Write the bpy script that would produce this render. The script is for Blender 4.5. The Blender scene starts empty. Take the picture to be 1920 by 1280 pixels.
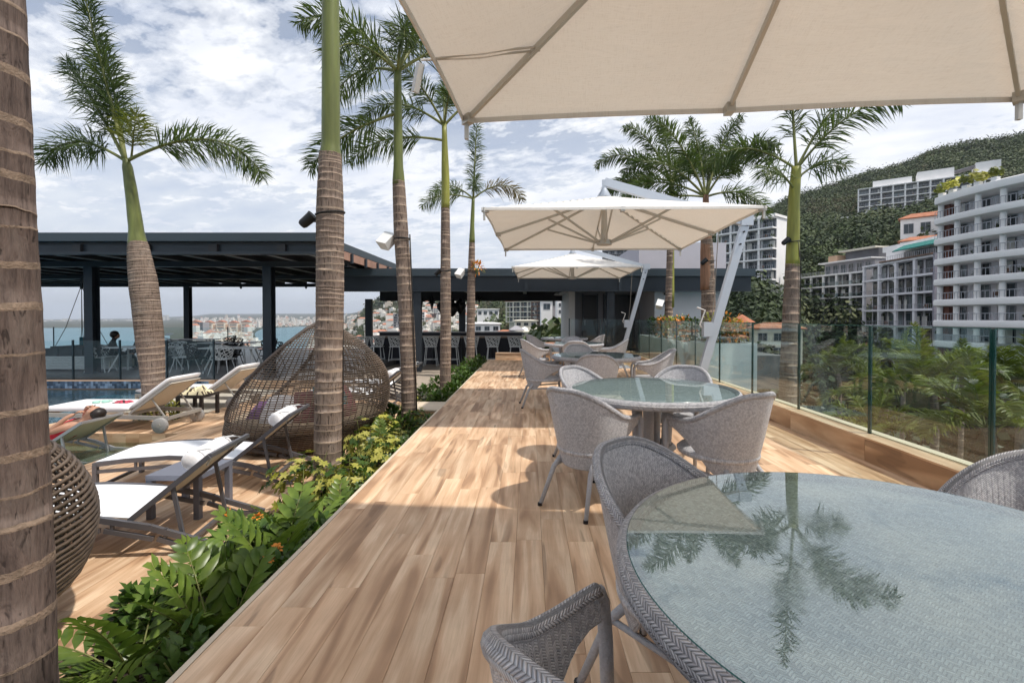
import bpy, math, random
import numpy as np
from mathutils import Vector, Matrix, noise as mnoise
rng = random.Random(7)
NOHAZE = False
R = math.radians
sc = bpy.context.scene
col = sc.collection

# ------------------------------------------------------------------ camera
F = 870.0; CX, CY, CZ = 993.0, 595.0, 1.30
cam_d = bpy.data.cameras.new('camera'); cam = bpy.data.objects.new('camera', cam_d); col.objects.link(cam)
cam_d.sensor_width = 36.0; cam_d.lens = F / 1920 * 36
PITCH = 0.8
cam_d.shift_y = (CY + F * math.tan(R(PITCH)) - 640) / 1920
cam.location = (0, 0, CZ)
cam_d.shift_x = (960 - CX) / 1920
cam.rotation_euler = (R(90 - PITCH), 0, 0)
cam_d.clip_start = 0.05; cam_d.clip_end = 40000
sc.camera = cam

# ------------------------------------------------------------------ sky
SUN = Vector((0.50, -0.22, 1.0)).normalized()
w = bpy.data.worlds.new('World'); sc.world = w; w.use_nodes = True
nt = w.node_tree; nt.nodes.clear()
def nn(t, typ, **k):
    n = t.nodes.new(typ)
    for a, v in k.items():
        if a.startswith('i_'):
            key = a[2:]; key = int(key) if key.isdigit() else key.replace('_', ' ')
            n.inputs[key].default_value = v
        else: setattr(n, a, v)
    return n
def math_n(t, op, a, b=None, c=None):
    n = t.nodes.new('ShaderNodeMath'); n.operation = op
    for i, x in enumerate((a, b, c)):
        if x is None: continue
        if isinstance(x, (int, float)): n.inputs[i].default_value = x
        else: t.links.new(x, n.inputs[i])
    return n.outputs[0]
def ramp(t, fac, stops, interp='LINEAR'):
    n = t.nodes.new('ShaderNodeValToRGB'); n.color_ramp.interpolation = interp
    e = n.color_ramp.elements
    while len(e) < len(stops): e.new(0.5)
    for i, (p, c) in enumerate(stops):
        e[i].position = p
        e[i].color = (c, c, c, 1) if isinstance(c, (int, float)) else (*c[:3], 1)
    if fac is not None: t.links.new(fac, n.inputs[0])
    return n.outputs[0]
def mixc(t, fac, a, b, blend='MIX'):
    n = t.nodes.new('ShaderNodeMix'); n.data_type = 'RGBA'; n.blend_type = blend
    for i, x in ((0, fac), (6, a), (7, b)):
        if isinstance(x, (int, float)): n.inputs[i].default_value = x
        elif isinstance(x, tuple): n.inputs[i].default_value = (*x[:3], 1)
        else: t.links.new(x, n.inputs[i])
    return n.outputs[2]
def noise(t, vec, scale, detail=3, rough=.55, dist=0.0, w4=None):
    n = t.nodes.new('ShaderNodeTexNoise')
    if w4 is not None:
        n.noise_dimensions = '4D'; t.links.new(w4, n.inputs['W'])
    n.inputs['Scale'].default_value = scale; n.inputs['Detail'].default_value = detail
    n.inputs['Roughness'].default_value = rough; n.inputs['Distortion'].default_value = dist
    if vec is not None: t.links.new(vec, n.inputs['Vector'])
    return n.outputs[0]
def mapping(t, vec, scale=(1, 1, 1), rot=(0, 0, 0), loc=(0, 0, 0)):
    n = t.nodes.new('ShaderNodeMapping'); t.links.new(vec, n.inputs[0])
    n.inputs['Scale'].default_value = scale; n.inputs['Rotation'].default_value = rot; n.inputs['Location'].default_value = loc
    return n.outputs[0]

sky = nn(nt, 'ShaderNodeTexSky', sky_type='NISHITA', sun_disc=False)
sky.sun_elevation = math.asin(SUN.z); sky.sun_rotation = math.atan2(SUN.x, SUN.y)
sky.altitude = 60; sky.air_density = 1.0; sky.dust_density = 1.6; sky.ozone_density = 3.0
geo = nn(nt, 'ShaderNodeTexCoord')
sep = nn(nt, 'ShaderNodeSeparateXYZ'); nt.links.new(geo.outputs['Generated'], sep.inputs[0])
zc = math_n(nt, 'MAXIMUM', sep.outputs[2], 0.0)
den = math_n(nt, 'ADD', zc, 0.14)
cmb = nn(nt, 'ShaderNodeCombineXYZ')
nt.links.new(math_n(nt, 'DIVIDE', sep.outputs[0], den), cmb.inputs[0])
nt.links.new(math_n(nt, 'DIVIDE', sep.outputs[1], den), cmb.inputs[1])
pv = mapping(nt, cmb.outputs[0], (1, 1, 1), (0, 0, R(25)), (3.1, 1.7, 0))
n1 = noise(nt, pv, 1.1, 3, .5)
n2 = noise(nt, mapping(nt, pv, (4.2, 6.4, 1)), 1.0, 6, .58, .25)
n3 = noise(nt, mapping(nt, pv, (13, 17, 1)), 1.0, 4, .6, .2)
dens = math_n(nt, 'ADD', math_n(nt, 'MULTIPLY', n1, .85), math_n(nt, 'ADD', math_n(nt, 'MULTIPLY', n2, .70), math_n(nt, 'MULTIPLY', n3, .42)))
dens = math_n(nt, 'ADD', dens, math_n(nt, 'MULTIPLY', sep.outputs[0], .13))
mask = ramp(nt, dens, [(.78, 0.0), (.87, .6), (1.02, 1.0)])
# thin cloud veil everywhere, thicker low over the horizon
veil = ramp(nt, zc, [(0.0, 1.0), (.12, .82), (.40, .34), (.75, .10), (1, .06)])
mask = math_n(nt, 'MAXIMUM', mask, veil)
shade = noise(nt, mapping(nt, pv, (2.3, 4.5, 1), loc=(5, 2, 0)), 1.0, 4, .55)
ccol = mixc(nt, ramp(nt, shade, [(.33, 0.0), (.66, 1.0)]), (6.4, 6.8, 7.7), (8.6, 8.7, 8.9))
low = ramp(nt, zc, [(0.0, 0.0), (.22, 1.0)])
ccol = mixc(nt, low, (5.5, 6.0, 6.9), ccol)
skyc = mixc(nt, mask, sky.outputs[0], ccol)
bg = nn(nt, 'ShaderNodeBackground'); bg.inputs[1].default_value = 0.10
nt.links.new(skyc, bg.inputs[0])
wo = nn(nt, 'ShaderNodeOutputWorld'); nt.links.new(bg.outputs[0], wo.inputs[0])

# ------------------------------------------------------------------ sun
sl = bpy.data.lights.new('sun', 'SUN'); sl.energy = 3.2; sl.angle = R(1.6); sl.color = (1, .94, .85)
so = bpy.data.objects.new('sun', sl); col.objects.link(so)
so.rotation_euler = (-SUN).to_track_quat('-Z', 'Y').to_euler()

# ------------------------------------------------------------------ exposure
vs = sc.view_settings
vs.view_transform = 'Standard'; vs.look = 'None'; vs.gamma = 1.0; vs.use_curve_mapping = False
vs.exposure = 0.36
sc.render.engine = 'CYCLES'
cy = sc.cycles
cy.use_denoising = True; cy.denoiser = 'OPENIMAGEDENOISE'
cy.max_bounces = 7; cy.diffuse_bounces = 3; cy.glossy_bounces = 3; cy.transmission_bounces = 4
cy.transparent_max_bounces = 14; cy.volume_bounces = 0
cy.caustics_reflective = False; cy.caustics_refractive = False
cy.use_adaptive_sampling = True; cy.adaptive_threshold = 0.02
cy.sample_clamp_indirect = 6

# ------------------------------------------------------------------ mesh helpers
class MB:
    def __init__(s): s.v = []; s.f = []; s.m = []; s.uv = {}
    def add(s, vs, fs, m=0):
        o = len(s.v); s.v.extend([tuple(p) for p in vs])
        for f in fs: s.f.append(tuple(i + o for i in f)); s.m.append(m)
        return s
    def box(s, c, d, rz=0, m=0, ch=0):
        x, y, z = d[0] / 2, d[1] / 2, d[2] / 2
        p = [Vector((a * x, b * y, e * z)) for e in (-1, 1) for b in (-1, 1) for a in (-1, 1)]
        if rz:
            M = Matrix.Rotation(rz, 3, 'Z'); p = [M @ q for q in p]
        c = Vector(c); p = [q + c for q in p]
        s.add(p, [(0, 2, 3, 1), (4, 5, 7, 6), (0, 1, 5, 4), (2, 6, 7, 3), (0, 4, 6, 2), (1, 3, 7, 5)], m); return s
    def bb(s, x0, x1, y0, y1, z0, z1, m=0):
        return s.box(((x0 + x1) / 2, (y0 + y1) / 2, (z0 + z1) / 2), (x1 - x0, y1 - y0, z1 - z0), 0, m)
    def bar(s, p, q, wd, h, up=(0, 0, 1), m=0):
        p = Vector(p); q = Vector(q); d = (q - p).normalized(); u = Vector(up)
        sd = d.cross(u)
        if sd.length < 1e-4: sd = Vector((1, 0, 0))
        sd.normalize(); u = sd.cross(d).normalized()
        a = sd * wd / 2; b = u * h / 2
        P = [p - a - b, p + a - b, p + a + b, p - a + b, q - a - b, q + a - b, q + a + b, q - a + b]
        s.add(P, [(0, 3, 2, 1), (4, 5, 6, 7), (0, 1, 5, 4), (1, 2, 6, 5), (2, 3, 7, 6), (3, 0, 4, 7)], m); return s
    def tube(s, pts, r, n=8, m=0, closed=False, cap=True, flat=1.0):
        pts = [Vector(p) for p in pts]; k = len(pts)
        rr = r if isinstance(r, (list, tuple)) else [r] * k
        rings = []; u = None
        for i, p in enumerate(pts):
            if closed: d = pts[(i + 1) % k] - pts[i - 1]
            else: d = pts[min(i + 1, k - 1)] - pts[max(i - 1, 0)]
            d.normalize()
            if u is None:
                u = Vector((0, 0, 1)) if abs(d.z) < .9 else Vector((1, 0, 0))
            u = (u - d * u.dot(d))
            if u.length < 1e-5: u = d.orthogonal()
            u.normalize(); b = d.cross(u)
            rings.append([p + (u * math.cos(2 * math.pi * j / n) * flat + b * math.sin(2 * math.pi * j / n)) * rr[i] for j in range(n)])
        V = [q for rg in rings for q in rg]; Fc = []
        for i in range(k if closed else k - 1):
            i2 = (i + 1) % k
            for j in range(n):
                j2 = (j + 1) % n
                Fc.append((i * n + j, i * n + j2, i2 * n + j2, i2 * n + j))
        if cap and not closed:
            Fc.append(tuple(range(n - 1, -1, -1))); Fc.append(tuple((k - 1) * n + j for j in range(n)))
        s.add(V, Fc, m); return s
    def lathe(s, prof, n=24, c=(0, 0, 0), m=0, cap=True):
        V = []; Fc = []; c = Vector(c)
        for r, z in prof:
            for j in range(n):
                a = 2 * math.pi * j / n; V.append(c + Vector((r * math.cos(a), r * math.sin(a), z)))
        for i in range(len(prof) - 1):
            for j in range(n):
                j2 = (j + 1) % n; Fc.append((i * n + j, i * n + j2, (i + 1) * n + j2, (i + 1) * n + j))
        if cap:
            Fc.append(tuple(range(n - 1, -1, -1))); k = (len(prof) - 1) * n; Fc.append(tuple(k + j for j in range(n)))
        s.add(V, Fc, m); return s
    def prism(s, poly, z0, z1, m=0):
        n = len(poly)
        V = [(x, y, z0) for x, y in poly] + [(x, y, z1) for x, y in poly]
        s.add(V, [tuple(range(n - 1, -1, -1)), tuple(range(n, 2 * n))] + [(i, (i + 1) % n, n + (i + 1) % n, n + i) for i in range(n)], m); return s
    def grid(s, P, m=0, closed_u=False):
        h = len(P); k = len(P[0]); V = [q for row in P for q in row]; Fc = []
        for i in range(h - 1):
            for j in range(k if closed_u else k - 1):
                j2 = (j + 1) % k
                Fc.append((i * k + j, i * k + j2, (i + 1) * k + j2, (i + 1) * k + j))
        s.add(V, Fc, m); return s
    def xf(s, M, start=0):
        s.v[start:] = [tuple(M @ Vector(p)) for p in s.v[start:]]; return s
    def mesh(s, name, mats, smooth=False):
        me = bpy.data.meshes.new(name); me.from_pydata(s.v, [], s.f)
        if not isinstance(mats, (list, tuple)): mats = [mats]
        for mm in mats: me.materials.append(MATS[mm] if isinstance(mm, str) else mm)
        if len(mats) > 1: me.polygons.foreach_set('material_index', s.m)
        if smooth: me.polygons.foreach_set('use_smooth', [True] * len(s.f))
        me.update(); return me
    def build(s, name, mats, parent=None, smooth=False, loc=None, auto=None):
        o = bpy.data.objects.new(name, s.mesh(name, mats, smooth)); col.objects.link(o)
        if parent is not None: o.parent = parent
        if loc is not None: o.location = loc
        if auto is not None: autos(o.data, auto)
        return o
def autos(me, deg):
    "smooth shading with sharp edges over an angle"
    me.polygons.foreach_set('use_smooth', [True] * len(me.polygons))
    me.set_sharp_from_angle(angle=R(deg))
def tag(o, label, cat, group=None):
    o['label'] = label; o['category'] = cat
    if group: o['group'] = group
    return o
def kind(o, k): o['kind'] = k; return o
def thing(name, label, cat, loc=(0, 0, 0), rz=0, group=None):
    o = bpy.data.objects.new(name, None); col.objects.link(o); o.empty_display_size = .1
    o.location = loc; o.rotation_euler = (0, 0, rz)
    return tag(o, label, cat, group)
def inst(name, me, parent=None, loc=(0, 0, 0), rot=(0, 0, 0), scale=(1, 1, 1)):
    o = bpy.data.objects.new(name, me); col.objects.link(o); o.location = loc; o.rotation_euler = rot; o.scale = scale
    if parent is not None: o.parent = parent
    return o
KIDS = {}
def kids(o): return [c for c in col.objects if c.parent is o]
def copy_tree(o, loc, rz=None, label=None, parent=None, scale=None, kidmap=None):
    if kidmap is None:
        kidmap = {}
        for c in col.objects:
            if c.parent is not None: kidmap.setdefault(c.parent.name, []).append(c)
    c = o.copy(); col.objects.link(c)
    if parent is not None: c.parent = parent
    else:
        c.location = loc
        if rz is not None: c.rotation_euler = (0, 0, rz)
        if label: c['label'] = label
        if scale: c.scale = scale
    for ch in kidmap.get(o.name, []): copy_tree(ch, None, parent=c, kidmap=kidmap)
    return c
def PX(x, y, Y=None, z=None):
    "a picture position read as a ray from the viewpoint, met at depth Y or at height z"
    dx = (x - CX) / F; dz = -(y - CY) / F
    if Y is None: Y = (z - CZ) / dz
    return Vector((dx * Y, Y, CZ + dz * Y))
# ------------------------------------------------------------------ materials
MATS = {}
def mat(name, color=(.5, .5, .5), rough=.6, metal=0.0, spec=.4, var=0.0, vscale=3.0, bump=0.0, bscale=40.0, stretch=(1, 1, 1), rnd=0.0, emis=None, coat=0.0):
    m = bpy.data.materials.new(name); m.use_nodes = True; t = m.node_tree
    b = t.nodes['Principled BSDF']
    b.inputs['Roughness'].default_value = rough; b.inputs['Metallic'].default_value = metal
    b.inputs['Specular IOR Level'].default_value = spec; b.inputs['Coat Weight'].default_value = coat
    b.inputs['Base Color'].default_value = (*color, 1)
    if var or bump or rnd:
        tc = nn(t, 'ShaderNodeTexCoord'); v = mapping(t, tc.outputs['Object'], stretch)
        c = None
        if var:
            f = noise(t, v, vscale, 5, .6)
            lo = tuple(max(0, x * (1 - var)) for x in color); hi = tuple(min(1, x * (1 + var)) for x in color)
            c = ramp(t, f, [(.3, lo), (.7, hi)])
        if rnd:
            oi = nn(t, 'ShaderNodeObjectInfo')
            k = math_n(t, 'MULTIPLY_ADD', oi.outputs['Random'], 2 * rnd, 1 - rnd)
            hs = nn(t, 'ShaderNodeHueSaturation'); t.links.new(k, hs.inputs['Value'])
            if c is None: hs.inputs['Color'].default_value = (*color, 1)
            else: t.links.new(c, hs.inputs['Color'])
            c = hs.outputs[0]
        if c is not None: t.links.new(c, b.inputs['Base Color'])
        if bump:
            bn = nn(t, 'ShaderNodeBump', i_Strength=bump, i_Distance=.02)
            t.links.new(noise(t, v, bscale, 4, .6), bn.inputs['Height']); t.links.new(bn.outputs[0], b.inputs['Normal'])
    if emis:
        b.inputs['Emission Color'].default_value = (*emis[:3], 1); b.inputs['Emission Strength'].default_value = emis[3]
    MATS[name] = m; return m
def leafmat(name, c1, c2, trans=.35, rough=.45, scale=1.7, rnd=.15):
    m = bpy.data.materials.new(name); m.use_nodes = True; t = m.node_tree; b = t.nodes['Principled BSDF']
    tc = nn(t, 'ShaderNodeTexCoord'); f = noise(t, tc.outputs['Object'], scale, 3, .7)
    c = ramp(t, f, [(.3, c1), (.7, c2)])
    oi = nn(t, 'ShaderNodeObjectInfo'); hs = nn(t, 'ShaderNodeHueSaturation')
    t.links.new(math_n(t, 'MULTIPLY_ADD', oi.outputs['Random'], 2 * rnd, 1 - rnd), hs.inputs['Value']); t.links.new(c, hs.inputs['Color'])
    t.links.new(hs.outputs[0], b.inputs['Base Color'])
    b.inputs['Roughness'].default_value = rough; b.inputs['Specular IOR Level'].default_value = .35
    tr = nn(t, 'ShaderNodeBsdfTranslucent'); t.links.new(mixc(t, .5, hs.outputs[0], (.55, .6, .05), 'MULTIPLY'), tr.inputs[0])
    t.links.new(mixc(t, .6, hs.outputs[0], (1.1, 1.2, .4), 'MULTIPLY'), tr.inputs[0])
    mx = nn(t, 'ShaderNodeMixShader'); mx.inputs[0].default_value = trans
    t.links.new(b.outputs[0], mx.inputs[1]); t.links.new(tr.outputs[0], mx.inputs[2])
    t.links.new(mx.outputs[0], t.nodes['Material Output'].inputs[0])
    MATS[name] = m; return m
def glassmat(name, tint, base=.045, rough=0.0, bump=0.0, bscale=6.0, refl=(1, 1, 1), smudge=0):
    m = bpy.data.materials.new(name); m.use_nodes = True; t = m.node_tree; t.nodes.remove(t.nodes['Principled BSDF'])
    tr = nn(t, 'ShaderNodeBsdfTransparent'); tr.inputs[0].default_value = (*tint, 1)
    gl = nn(t, 'ShaderNodeBsdfGlossy'); gl.inputs['Roughness'].default_value = rough; gl.inputs[0].default_value = (*refl, 1)
    lw = nn(t, 'ShaderNodeLayerWeight'); lw.inputs[0].default_value = .5
    if bump:
        tc = nn(t, 'ShaderNodeTexCoord'); bn = nn(t, 'ShaderNodeBump', i_Strength=bump, i_Distance=.05)
        t.links.new(noise(t, tc.outputs['Object'], bscale, 3, .5), bn.inputs['Height'])
        t.links.new(bn.outputs[0], gl.inputs['Normal']); t.links.new(bn.outputs[0], lw.inputs['Normal'])
    if smudge:
        tc = nn(t, 'ShaderNodeTexCoord'); t.links.new(ramp(t, noise(t, tc.outputs['Object'], 4.5, 6, .7), [(.45, 0.0), (.75, smudge)]), gl.inputs['Roughness'])
    fac = math_n(t, 'MULTIPLY_ADD', math_n(t, 'POWER', lw.outputs['Facing'], 5.0), 1 - base, base)
    mx = nn(t, 'ShaderNodeMixShader'); t.links.new(fac, mx.inputs[0])
    t.links.new(tr.outputs[0], mx.inputs[1]); t.links.new(gl.outputs[0], mx.inputs[2])
    t.links.new(mx.outputs[0], t.nodes['Material Output'].inputs[0])
    MATS[name] = m; return m
def woodmat(name, axis='Y', bright=1.0):
    "printed porcelain plank: broad pale and brown figure running with the plank, a dark heart streak here and there"
    m = bpy.data.materials.new(name); m.use_nodes = True; t = m.node_tree; b = t.nodes['Principled BSDF']
    tc = nn(t, 'ShaderNodeTexCoord'); oi = nn(t, 'ShaderNodeObjectInfo')
    w4 = math_n(t, 'MULTIPLY', oi.outputs['Random'], 97.0)
    rot = (0, 0, 0) if axis == 'Y' else (0, 0, R(90))
    v0 = mapping(t, tc.outputs['Object'], (1, 1, 1), rot)
    wob = noise(t, v0, 2.2, 2, .5, 0, w4)
    v = mapping(t, v0, (11, 1.15, 6))
    big = noise(t, v, 1.0, 1.5, .45, .8, w4)
    w5 = math_n(t, 'ADD', w4, 31.7)
    streak = noise(t, mapping(t, v0, (9, 1.0, 6)), 1.0, 1.5, .45, .9, w5)
    fine = noise(t, mapping(t, v0, (150, 5, 20)), 1.0, 3, .6, .4, w4)
    ring = noise(t, mapping(t, v0, (42, 2.6, 20)), 1.0, 3, .6, 1.6, w4)
    base = ramp(t, big, [(.33, (.37, .235, .155)), (.41, (.52, .345, .235)), (.47, (.62, .435, .305)), (.55, (.68, .495, .36)), (.60, (.78, .60, .455)), (.70, (.80, .63, .48))])
    base = mixc(t, math_n(t, 'MULTIPLY', ramp(t, ring, [(.45, 0.0), (.62, 1.0)]), .20), base, (.42, .27, .165))
    base = mixc(t, math_n(t, 'MULTIPLY', ramp(t, fine, [(.35, 0.0), (.7, 1.0)]), .22), base, (.40, .27, .17))
    dk = math_n(t, 'MULTIPLY', ramp(t, streak, [(.60, 0.0), (.635, .85), (.75, .7)]), ramp(t, noise(t, v0, .8, 1, .5, 0, w5), [(.44, 0.0), (.56, 1.0)]))
    base = mixc(t, math_n(t, 'MULTIPLY', math_n(t, 'MULTIPLY', dk, ramp(t, ring, [(.3, 1.0), (.7, .45)])), .8), base, (.175, .11, .075))
    base = mixc(t, 1.0, base, (1.0, .945, .85), 'MULTIPLY')
    gp = nn(t, 'ShaderNodeNewGeometry'); dirt = ramp(t, noise(t, gp.outputs['Position'], 1.1, 5, .65), [(.32, .84), (.62, 1.04)])
    base = mixc(t, 1.0, base, dirt, 'MULTIPLY')
    hs = nn(t, 'ShaderNodeHueSaturation')
    t.links.new(math_n(t, 'MULTIPLY', math_n(t, 'MULTIPLY_ADD', oi.outputs['Random'], .26, .88), bright), hs.inputs['Value'])
    hs.inputs['Saturation'].default_value = 1.02
    t.links.new(base, hs.inputs['Color']); t.links.new(hs.outputs[0], b.inputs['Base Color'])
    t.links.new(ramp(t, fine, [(.3, .42), (.7, .58)]), b.inputs['Roughness'])
    b.inputs['Specular IOR Level'].default_value = .35
    bn = nn(t, 'ShaderNodeBump', i_Strength=.12, i_Distance=.003); t.links.new(fine, bn.inputs['Height']); t.links.new(bn.outputs[0], b.inputs['Normal'])
    MATS[name] = m; return m
def weavemat(name, cols, sx, sy, strength=.8, dist=.004, uv=True):
    "herringbone of flat resin strands; u, v in metres"
    m = bpy.data.materials.new(name); m.use_nodes = True; t = m.node_tree; b = t.nodes['Principled BSDF']
    tc = nn(t, 'ShaderNodeTexCoord'); sp = nn(t, 'ShaderNodeSeparateXYZ')
    t.links.new(tc.outputs['UV' if uv else 'Object'], sp.inputs[0])
    wn = noise(t, tc.outputs['Object'], 9, 2, .5)
    u = math_n(t, 'ADD', math_n(t, 'DIVIDE', sp.outputs[0], sx), math_n(t, 'MULTIPLY', wn, .35)); v = math_n(t, 'ADD', math_n(t, 'DIVIDE', sp.outputs[1], sy), math_n(t, 'MULTIPLY', wn, .5))
    tri = math_n(t, 'PINGPONG', u, 1.0)
    ph = math_n(t, 'ADD', v, math_n(t, 'MULTIPLY', tri, 1.15))
    strand = math_n(t, 'ABSOLUTE', math_n(t, 'SINE', math_n(t, 'MULTIPLY', ph, math.pi)))
    colm = math_n(t, 'ABSOLUTE', math_n(t, 'SINE', math_n(t, 'MULTIPLY', u, math.pi)))
    h = math_n(t, 'MULTIPLY', math_n(t, 'POWER', strand, .55), math_n(t, 'MULTIPLY_ADD', math_n(t, 'POWER', colm, .6), .55, .45))
    cell = nn(t, 'ShaderNodeCombineXYZ'); t.links.new(math_n(t, 'FLOOR', u), cell.inputs[0]); t.links.new(math_n(t, 'FLOOR', ph), cell.inputs[1])
    wn2 = nn(t, 'ShaderNodeTexWhiteNoise'); wn2.noise_dimensions = '2D'; t.links.new(cell.outputs[0], wn2.inputs['Vector'])
    c = ramp(t, wn2.outputs[0], [(0, cols[0]), (.5, cols[1]), (1, cols[2])])
    c = mixc(t, ramp(t, h, [(.08, 1.0), (.38, 0.0)]), c, tuple(x * .30 for x in cols[0]))  # gaps between strands darkened in the colour to stand in for shade
    t.links.new(c, b.inputs['Base Color']); b.inputs['Roughness'].default_value = .5
    bn = nn(t, 'ShaderNodeBump', i_Strength=strength, i_Distance=dist); t.links.new(h, bn.inputs['Height']); t.links.new(bn.outputs[0], b.inputs['Normal'])
    MATS[name] = m; return m

woodmat('deck_wood'); woodmat('curb_wood', bright=.85); woodmat('step_wood', 'X', .9)
mat('grout', (.30, .21, .15), .9)
mat('nosing', (.62, .52, .40), .6, var=.1)
mat('bark', (.105, .080, .072), .9, var=.38, vscale=3.5, bump=1.0, bscale=2.2, stretch=(26, 26, 2.2))
mat('ring_scar', (.205, .148, .108), .9, var=.3, vscale=30, bump=.6, bscale=60)
mat('bark_pale', (.185, .138, .112), .9, var=.32, vscale=3.0, bump=.9, bscale=2.0, stretch=(26, 26, 2.5))
mat('scar_pale', (.31, .235, .175), .9, var=.25, vscale=30)
mat('crownshaft', (.125, .145, .040), .42, var=.32, vscale=1.6, stretch=(7, 7, .8))
mat('crownshaft_yellow', (.235, .235, .045), .42, var=.3, vscale=1.6, stretch=(7, 7, .8))
mat('sheath_brown', (.24, .13, .08), .8, var=.35, vscale=3, stretch=(9, 9, 1))
mat('rachis', (.16, .17, .05), .5, var=.2)
leafmat('frond', (.034, .064, .018), (.11, .15, .042), .38, .42, 1.2)
leafmat('frond_dry', (.11, .10, .03), (.22, .16, .055), .3, .5, 1.5)
leafmat('coco_leaf', (.065, .095, .016), (.24, .25, .05), .35, .45, .35)
leafmat('zamia_leaf', (.050, .105, .014), (.19, .26, .048), .28, .32, 5, .3)
leafmat('shrub_leaf', (.028, .070, .012), (.095, .16, .03), .28, .35, 6, .3)
leafmat('yellow_leaf', (.30, .32, .035), (.62, .56, .16), .3, .4, 9, .2)
leafmat('forest_leaf', (.011, .026, .010), (.050, .074, .024), .08, .7, .12, 0)
leafmat('forest_dry', (.032, .038, .015), (.100, .080, .038), .12, .7, .12, 0)
leafmat('forest_mid', (.035, .058, .018), (.085, .115, .038), .08, .7, .12, 0)
leafmat('forest_pale', (.060, .075, .030), (.120, .135, .055), .08, .7, .12, 0)
leafmat('bush_leaf', (.010, .022, .007), (.036, .050, .014), .1, .5, .4, .1)
leafmat('olive_leaf', (.036, .036, .012), (.085, .072, .026), .1, .5, .4, .1)
mat('orange_petal', (.75, .28, .04), .6, var=.3, vscale=20)
mat('soil', (.045, .032, .024), .95, var=.4, vscale=6, bump=.8, bscale=30)
mat('canopy_frame', (.52, .50, .46), .4, metal=.35)
mat('pole_paint', (.52, .56, .62), .38, metal=.45)
mat('white_cap', (.62, .62, .62), .5)
mat('steel_dark', (.028, .036, .046), .42, metal=.2, var=.15, vscale=.8)
mat('steel_purlin', (.34, .35, .36), .45, metal=.2)
mat('roof_deck_metal', (.03, .03, .034), .6)
mat('roof_fascia', (.05, .068, .082), .4, metal=.2)
mat('soffit_rust', (.34, .20, .15), .8, var=.25, vscale=2)
mat('white_plaster', (.62, .60, .62), .85, var=.05, vscale=1.2)
mat('lilac_plaster', (.60, .56, .60), .85, var=.05, vscale=1.2)
mat('planter_white', (.70, .74, .74), .7, var=.04)
mat('door_dark', (.03, .03, .034), .35)
mat('floor_stone', (.13, .125, .125), .38, var=.25, vscale=1.4)
mat('floor_tan', (.38, .32, .26), .6, var=.2, vscale=1.2)
mat('sling_fabric', (.80, .81, .84), .8, bump=.3, bscale=300)
mat('sling_back', (.72, .66, .56), .85, bump=.3, bscale=300)
mat('lounger_frame', (.135, .135, .150), .42, metal=.35)
mat('lounger_pale_frame', (.36, .34, .31), .5, metal=.2)
mat('silver_frame', (.42, .43, .45), .38, metal=.5)
mat('cushion_white', (.78, .76, .76), .85, bump=.25, bscale=14)
mat('table_grey', (.155, .165, .205), .5)
mat('table_brown', (.028, .023, .021), .55)
mat('wheel_grey', (.33, .32, .31), .6)
mat('egg_rod', (.125, .090, .065), .5, var=.6, vscale=2.4, rnd=.1)
mat('egg_rod_dark', (.060, .045, .038), .6, var=.4, vscale=3)
mat('cushion_maroon', (.14, .03, .05), .9, bump=.3, bscale=20)
mat('cushion_green', (.02, .16, .09), .9, bump=.3, bscale=20)
mat('cushion_teal', (.03, .13, .17), .9, bump=.3, bscale=20)
mat('cushion_purple', (.12, .05, .16), .9, bump=.3, bscale=20)
mat('cushion_cream', (.40, .31, .21), .9)
mat('black_plastic', (.012, .012, .013), .45)
mat('cable_black', (.015, .014, .013), .6)
mat('speaker_white', (.75, .75, .74), .5)
mat('lattice_white', (.62, .65, .66), .5)
mat('lattice_black', (.015, .015, .016), .5)
mat('tabletop_white', (.55, .58, .60), .4)
mat('dark_cushion', (.045, .052, .060), .9, var=.2, vscale=4)
mat('sofa_weave', (.56, .56, .50), .7)
mat('bar_front', (.010, .012, .022), .5)
mat('bar_top', (.34, .26, .20), .4, var=.2, vscale=3, stretch=(1, 8, 1))
mat('bar_ledge', (.42, .41, .40), .35)
mat('lantern_black', (.008, .008, .009), .35)
mat('rope_grey', (.22, .20, .18), .8)
mat('skin', (.46, .25, .165), .5, spec=.4)
mat('hair_dark', (.018, .012, .010), .45)
mat('dress_red', (.50, .02, .035), .8, var=.3, vscale=18)
mat('dark_cloth', (.055, .050, .050), .9)
mat('glass_edge', (.005, .045, .038), .12, spec=.6)
mat('glass_rim', (.01, .10, .085), .15, spec=.6)
mat('rail_post', (.03, .05, .06), .4, metal=.3)
mat('pool_tile', (.10, .34, .50), .4, var=.25, vscale=14)
mat('pool_ledge', (.47, .43, .36), .7, var=.2, vscale=4)
mat('mosaic_dark', (.045, .075, .12), .3, rnd=.5)
mat('mosaic_pale', (.16, .22, .30), .3, rnd=.4)
mat('towel_cream', (.70, .62, .40), .95, bump=.5, bscale=60)
mat('towel_print', (.06, .04, .03), .95)
mat('goggle_green', (.35, .62, .52), .4); mat('cloth_pink', (.50, .06, .10), .9)
glassmat('rail_glass', (.87, .94, .92), .055)
glassmat('rail_glass_far', (.92, .96, .965), .03)
glassmat('table_glass', (.86, .95, .93), .20, refl=(.93, 1, 1), smudge=.12)
glassmat('pool_water', (.50, .78, .88), .03, .02, .35, 5.0)
glassmat('shelf_water', (.72, .80, .74), .03, .02, .2, 5.0)
weavemat('wicker', [(.40, .40, .43), (.55, .55, .575), (.68, .675, .69)], .0095, .0062)
weavemat('wicker_top', [(.34, .37, .385), (.50, .53, .545), (.64, .67, .68)], .0115, .0075, .9)
weavemat('wicker_rim', [(.42, .42, .45), (.56, .555, .585), (.68, .675, .69)], .0115, .0105, 1.0, .007)
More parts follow.
